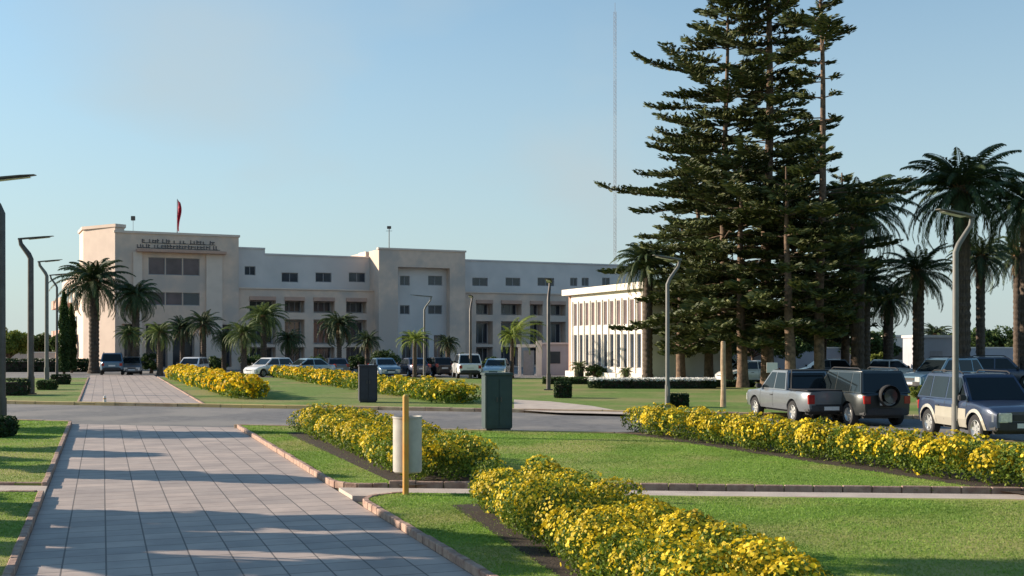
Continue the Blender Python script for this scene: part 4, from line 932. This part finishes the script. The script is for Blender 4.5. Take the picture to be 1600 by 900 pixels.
def make_car(kind, label, paintm, loc, heading, lower=None, group='parked vehicles', name='parked_car', cat='car', simple=False):
    """heading: direction (x, y) the front points to"""
    c = CARS[kind]; L, W, Hh, r = c['L'], c['W'], c['H'], c['r']; rz = math.atan2(heading[1], heading[0])
    t = thing(name, label, cat, (loc[0], loc[1], loc[2] if len(loc) > 2 else 0), rz, group); xs = set()
    n = 46
    for i in range(n+1): xs.add(round(-L/2+L*i/n, 4))
    for a in c['ax']:
        for k in range(13): xs.add(round(a+(r+.07)*math.cos(math.pi*k/12), 4))
    xs = sorted(xs); hw = W/2
    def zb(x):
        z = c['sill']-(.0)
        e = min(x+L/2, L/2-x); z += max(0, .18-e)*.5
        for a in c['ax']:
            q = (r+.07)**2-(x-a)**2
            if q > 0: z = max(z, r+math.sqrt(q))
        return z
    def wy(x, z):
        e = min(x+L/2, L/2-x); f = 1-.16*max(0, 1-e/.55)**2.2
        v = hw*f; k = (z-c['sill'])/(c['belt']-c['sill'])
        v -= .05*max(0, .25-k)/.25; v -= .035*max(0, k-.62)/.38; return v
    FR = [0, .12, .3, .5, .62, .8, .93, 1.0]
    mb = MB(); NR = len(FR); rows = []
    for x in xs:
        zt, z0 = interp(c['top'], x), min(zb(x), interp(c['top'], x)-.12); ring = []
        for f in FR: z = z0+(zt-z0)*f; y = wy(x, z)-(.03 if f == 1 else (.006 if f == .93 else 0)); ring.append((x, -y, z))
        y = wy(x, zt)
        for q in (-.8, -.4, 0, .4, .8): ring.append((x, y*q, zt+.035*(1-q*q)))
        for f in FR[::-1]: z = z0+(zt-z0)*f; y2 = wy(x, z)-(.03 if f == 1 else (.006 if f == .93 else 0)); ring.append((x, y2, z))
        for q in (.8, 0, -.8): ring.append((x, y*q, z0+.0))
        rows.append(ring)
    K = len(rows[0])
    for ring in rows: mb.v += ring
    for i in range(len(rows)-1):
        for k in range(K):
            a = i*K+k; b = i*K+(k+1) % K; mb.f.append((a, b, b+K, a+K))
    mb.f.append(tuple(range(K))); m0 = (len(rows)-1)*K; mb.f.append(tuple(m0+k for k in reversed(range(K))))
    body = mb.build('body', M[paintm], t, smooth=True, angle=32)
    if lower:   # second colour on the lower flanks: thin cladding following the body between arches
        for s in (-1, 1):
            xa, xb = c['ax'][0]+r+.1, c['ax'][1]-r-.1; g = MB(); kk = 12
            for i in range(kk):
                x0, x1 = xa+(xb-xa)*i/kk, xa+(xb-xa)*(i+1)/kk
                for z0, z1 in ((c['sill'], .6), (.6, .88)):
                    g.quad((x0, s*(wy(x0, z0)+.012), z0), (x1, s*(wy(x1, z0)+.012), z0), (x1, s*(wy(x1, z1)+.012), z1), (x0, s*(wy(x0, z1)+.012), z1))
            g.build('cladding', M[lower], t, smooth=True)
            for a in c['ax']:        # flared arch of the same colour
                g = MB(); kk = 12
                for i in range(kk):
                    p0, p1 = math.pi*i/kk, math.pi*(i+1)/kk
                    def pt(p, q, o_): x = a+(r+q)*math.cos(p); z = r+(r+q)*math.sin(p)*1.0; return (x, s*(wy(x, min(z, c['belt']))+o_), z)
                    g.quad(pt(p0, .06, .03), pt(p1, .06, .03), pt(p1, .15, .012), pt(p0, .15, .012))
                g.build('arch', M[lower], t, smooth=True)
    x0, x1, x2, x3 = c['cab']; zb_, zr = c['belt']-.02, Hh; yb_ = hw-.045; yr = hw-.20
    mb = MB(); mb.v = [(x0, -yb_, zb_), (x3, -yb_, zb_), (x3, yb_, zb_), (x0, yb_, zb_), (x1, -yr, zr-.03), (x2, -yr, zr-.03), (x2, yr, zr-.03), (x1, yr, zr-.03),
                       (x1-.12, -yr+.12, zr), (x2+.12, -yr+.12, zr), (x2+.12, yr-.12, zr), (x1-.12, yr-.12, zr)]
    mb.f = [(0, 1, 5, 4), (1, 2, 6, 5), (2, 3, 7, 6), (3, 0, 4, 7), (4, 5, 9, 8), (5, 6, 10, 9), (6, 7, 11, 10), (7, 4, 8, 11), (8, 9, 10, 11), (3, 2, 1, 0)]
    mb.build('cabin', M[paintm], t, smooth=True, bevel=.025, angle=30)
    zt_ = zr-.03
    def sidey(z): return yb_+(yr-yb_)*(z-zb_)/(zt_-zb_)
    def fx(z): return x0+(x1-x0)*(z-zb_)/(zt_-zb_)
    def rx(z): return x3+(x2-x3)*(z-zb_)/(zt_-zb_)
    za, zc_ = c['belt']+.04, zt_-.07
    # side windows split by pillars
    segs = {'suv': (-1.35, -.35, .0), 'suv2': (-1.3, -.35, .0), 'hatch': (-.35,), 'sedan': (-.3,), 'pickup': (.0,)}[kind]
    cuts = [None]+list(segs[:2] if kind.startswith('suv') else segs)+[None]
    for s in (-1, 1):
        for a, b in zip(cuts[:-1], cuts[1:]):
            A0 = (rx(za)+.1) if a is None else a+.035; A1 = (rx(zc_)+.1) if a is None else a+.035
            B0 = (fx(za)-.12) if b is None else b-.035; B1 = (fx(zc_)-.12) if b is None else b-.035
            if B0-A0 < .15: continue
            off = .006; g = MB(); P4 = [(A0, za), (B0, za), (B1, zc_), (A1, zc_)]
            o1 = [(x, s*(sidey(z)+off), z) for x, z in P4]; o2 = [(x, s*(sidey(z)-off), z) for x, z in P4]
            g.v = o1+o2; g.f = [(0, 1, 2, 3), (7, 6, 5, 4), (0, 4, 5, 1), (1, 5, 6, 2), (2, 6, 7, 3), (3, 7, 4, 0)]; g.build('side_window', M['car_glass'], t)
    for nm, f_, sgn in (('windscreen', fx, 1), ('rear_window', rx, -1)):
        off = .012*sgn; g = MB(); P4 = [(-(sidey(za)-.1), za), (sidey(za)-.1, za), (sidey(zc_)-.08, zc_), (-(sidey(zc_)-.08), zc_)]
        o1 = [(f_(z)+off, y, z) for y, z in P4]; o2 = [(f_(z)-off, y, z) for y, z in P4]; g.v = o1+o2
        g.f = [(0, 1, 2, 3), (7, 6, 5, 4), (0, 4, 5, 1), (1, 5, 6, 2), (2, 6, 7, 3), (3, 7, 4, 0)]; g.build(nm, M['car_glass'], t)
    for a in c['ax']:
        for s in (-1, 1): wheel(t, a, s*(hw-.12), r, .22, s)
    ww = MB(); ww.box(-L/2+.3, L/2-.3, -hw+.26, hw-.26, c['sill']-.1, c['sill']+.25); ww.build('underbody', M['trim'], t)
    bz = c['sill']
    for nm, sx in (('front_bumper', 1), ('rear_bumper', -1)):
        g = MB(); g.prism([(sx*(L/2-.25), -hw*.93), (sx*(L/2-.02), -hw*.84), (sx*(L/2+.05), -hw*.5), (sx*(L/2+.05), hw*.5), (sx*(L/2-.02), hw*.84), (sx*(L/2-.25), hw*.93)][::sx], bz+.0, bz+.24); g.build(nm, M['trim' if kind in ('suv', 'suv2', 'pickup') else paintm], t, bevel=.03)
    zl = interp(c['top'], L/2-.05)
    for s in (-1, 1):
        g = MB(); y = s*hw*.64; g.prism([(L/2-.28, y-.0-s*.0+s*.235), (L/2-.28, y-s*.18), (L/2+.03, y-s*.22), (L/2+.03, y+s*.10), (L/2-.10, y+s*.25)][::(-s if True else 1)], zl-.27, zl-.02); g.build('headlight', M['head_lamp'], t, bevel=.015)
        g = MB(); g.box(-L/2-.014, -L/2+.14, min(s*hw*.62, s*(hw*.85+.02)), max(s*hw*.62, s*(hw*.85+.02)), .72 if kind != 'pickup' else .66, .98); g.build('tail_light', M['red_lamp'], t, bevel=.015)
        g = MB(); xm = x0-.18; g.box(xm-.06, xm+.08, min(s*(hw-.03), s*(hw+.17)), max(s*(hw-.03), s*(hw+.17)), c['belt']+.02, c['belt']+.17); g.build('mirror', M['trim'], t, bevel=.025)
        for xd in ((.25, -.75) if kind != 'hatch' and kind != 'pickup' else (.1,)):
            zd = c['belt']-.18; yd = wy(xd, zd); g = MB(); g.box(xd-.09, xd+.09, min(s*(yd-.01), s*(yd+.03)), max(s*(yd-.01), s*(yd+.03)), zd-.015, zd+.015); g.build('door_handle', M['trim'], t)
    for s in (-1, 1):
        for xd in [q for q in (cuts[1:-1]) if q is not None]+[c['cab'][0]-.12]:
            g = MB(); zs_ = [c['sill']+.05+(c['belt']-.04-c['sill']-.05)*k/5 for k in range(6)]
            if any(abs(xd-a) < r+.1 for a in c['ax']): zs_ = [z for z in zs_ if z > r*2+.12] or zs_[-2:]
            for z0, z1 in zip(zs_[:-1], zs_[1:]):
                y0, y1 = wy(xd, z0)+.004, wy(xd, z1)+.004; g.quad((xd-.007, s*y0, z0), (xd+.007, s*y0, z0), (xd+.007, s*y1, z1), (xd-.007, s*y1, z1))
            if g.f: g.build('door_seam', M['trim'], t)
    g = MB(); g.box(L/2-.05, L/2+.02, -hw*.36, hw*.36, zl-.22, zl-.07); g.build('grille', M['trim'], t, bevel=.01)
    for sx in (1, -1):
        zp = bz+.08 if sx > 0 else (bz+.32 if kind != 'pickup' else bz+.05); g = MB(); xx = sx*(L/2+.055 if (sx > 0 or kind == 'pickup') else L/2+.012); g.box(min(xx, xx+sx*.014), max(xx, xx+sx*.014), -.26, .26, zp, zp+.12); g.build('number_plate', M['plate'], t)
    if c.get('spare'):
        sp = empty('spare_wheel', (-L/2-.12, 0, .98)); sp.parent = t; sp.rotation_euler = (0, 0, R(90))
        g = MB(); g.lathe([(r*.5, -.1), (r*.9, -.11), (r*.97, -.07), (r*.97, .07), (r*.9, .1)], 24, axis='y'); g.build('tyre', M['tyre'], sp, smooth=True)
        g = MB(); g.lathe([(0.001, .08), (r*.62, .095), (r*.66, .06)], 24, axis='y'); g.build('cover', M['p_dark'], sp, smooth=True)
    if kind.startswith('suv'):
        for s in (-1, 1):
            g = MB(); y = s*(yr-.06); g.tube([(x1-.1, y, zr+.0), (x1-.25, y, zr+.06), (x2+.3, y, zr+.06), (x2+.15, y, zr)], .018, 6); g.build('roof_rail', M['trim'], t)
    if c.get('bed'):
        g = MB(); g.box(-L/2+.08, x3-.05, -hw+.12, hw-.12, c['belt']+.038, c['belt']+.06); g.build('bed_cover', M['trim'], t)
        g = MB(); xx = x3-.1
        g.tube([(xx, -hw+.2, c['belt']+.04), (xx-.0, -yr, Hh-.02), (xx, yr, Hh-.02), (xx, hw-.2, c['belt']+.04)], .03, 8); g.build('roll_bar', M['trim'], t)
        g = MB(); g.box(-L/2-.012, -L/2+.02, -hw*.58, hw*.58, bz+.3, .98); g.build('tailgate', M[paintm], t, bevel=.01)
    return t
hdA = Vector((-.20, .98, 0)).normalized(); side = Vector((.917, .40, 0))
def parked(kind, rear_left_px, base_y, label, paintm, hd=hdA, **kw):
    c = CARS[kind]; p = G(rear_left_px, base_y); sd_ = Vector((hd.y, -hd.x, 0))
    ctr = p+hd*(c['L']/2)+sd_*(c['W']/2); return make_car(kind, label, paintm, (ctr.x, ctr.y, .002), hd, **kw)
parked('pickup', 1258, 664.5, 'silver pickup parked leftmost of the three near vehicles', 'p_silver', cat='pickup', name='parked_pickup')
parked('suv', 1345, 668, 'dark off-roader with a spare wheel on its back, beside the silver pickup', 'p_dark', cat='off-roader', name='parked_car')
c = CARS['suv2']; hdC = Vector((.09, -.996, 0)); sdl = Vector((hdC.y, -hdC.x, 0))
pC = G(1528, 693); ctr = pC-hdC*c['ax'][1]+Vector((-hdC.y, hdC.x, 0))*(c['W']/2-.1)
make_car('suv2', 'navy and beige two tone off-roader facing the camera at the right edge', 'p_navy', (ctr.x, ctr.y, .002), hdC, lower='p_beige', cat='off-roader', name='parked_car')
far = [('suv2', 176, 96, (-.3, .95), 'p_blue', 'dark off-roader parked at the far end of the paved path'),
       ('hatch', 206, 97, (.3, -.95), 'p_grey', 'small grey car parked between the two tallest left palms'),
       ('hatch', 301, 92, (-.05, -.99), 'p_white', 'white hatchback parked behind the golden hedge'),
       ('hatch', 421, 89, (-.62, -.78), 'p_white', 'small white car parked in front of the building, left of the pale blue saloon'),
       ('sedan', 478, 88, (-.8, -.6), 'p_ice', 'pale blue saloon car parked right of the small white car'),
       ('sedan', 524, 91, (-.3, .95), 'p_grey', 'grey saloon car parked behind the slim dark palm'),
       ('sedan', 600, 90, (.35, -.93), 'p_blue', 'blue saloon car showing right of the cabinet beyond the road'),
       ('sedan', 645, 91, (-.4, .92), 'p_navy', 'navy saloon car parked behind the small bright palm'),
       ('hatch', 682, 92, (-.4, .92), 'p_black', 'black hatchback parked left of the white off-roader'),
       ('suv2', 729, 86, (-.16, .98), 'p_white', 'white off-roader parked behind the yellow green hedge'),
       ('sedan', 776, 86, (-.1, -.99), 'p_ice', 'pale saloon car seen just above the nearest dark cabinet')]
for k, X, Y, hd, pm, lab in far:
    p = at(X, Y); make_car(k, lab, pm, (p.x, p.y, .1 if Y < 90 else .1), hd, group='cars parked in front of the building', cat='car')
for k, X, Y, hd, pm, lab in [('suv2', 1472, 60, (-.9, -.43), 'p_blue', 'blue car half hidden behind the two tone off-roader'), ('suv2', 1565, 66, (.9, -.4), 'p_navy', 'dark van like car under the right hand palms'),
                             ('hatch', 1168, 74, (-.95, -.3), 'p_white', 'white car in the shade behind the silver pickup'), ('suv2', 1130, 86, (1, 0), 'p_ice', 'pale blue car in the shade behind the wooden post'),
                             ('hatch', 1398, 78, (.95, -.3), 'p_white', 'white car partly seen right of the off-roader with spare wheel'), ('hatch', 1285, 80, (-1, 0), 'p_grey', 'grey car in deep shade between the pine trunks')]:
    p = at(X, Y); make_car(k, lab, pm, (p.x, p.y, LZ), hd, group='cars parked under the trees', cat='car')
print('objects', len(bpy.data.objects))
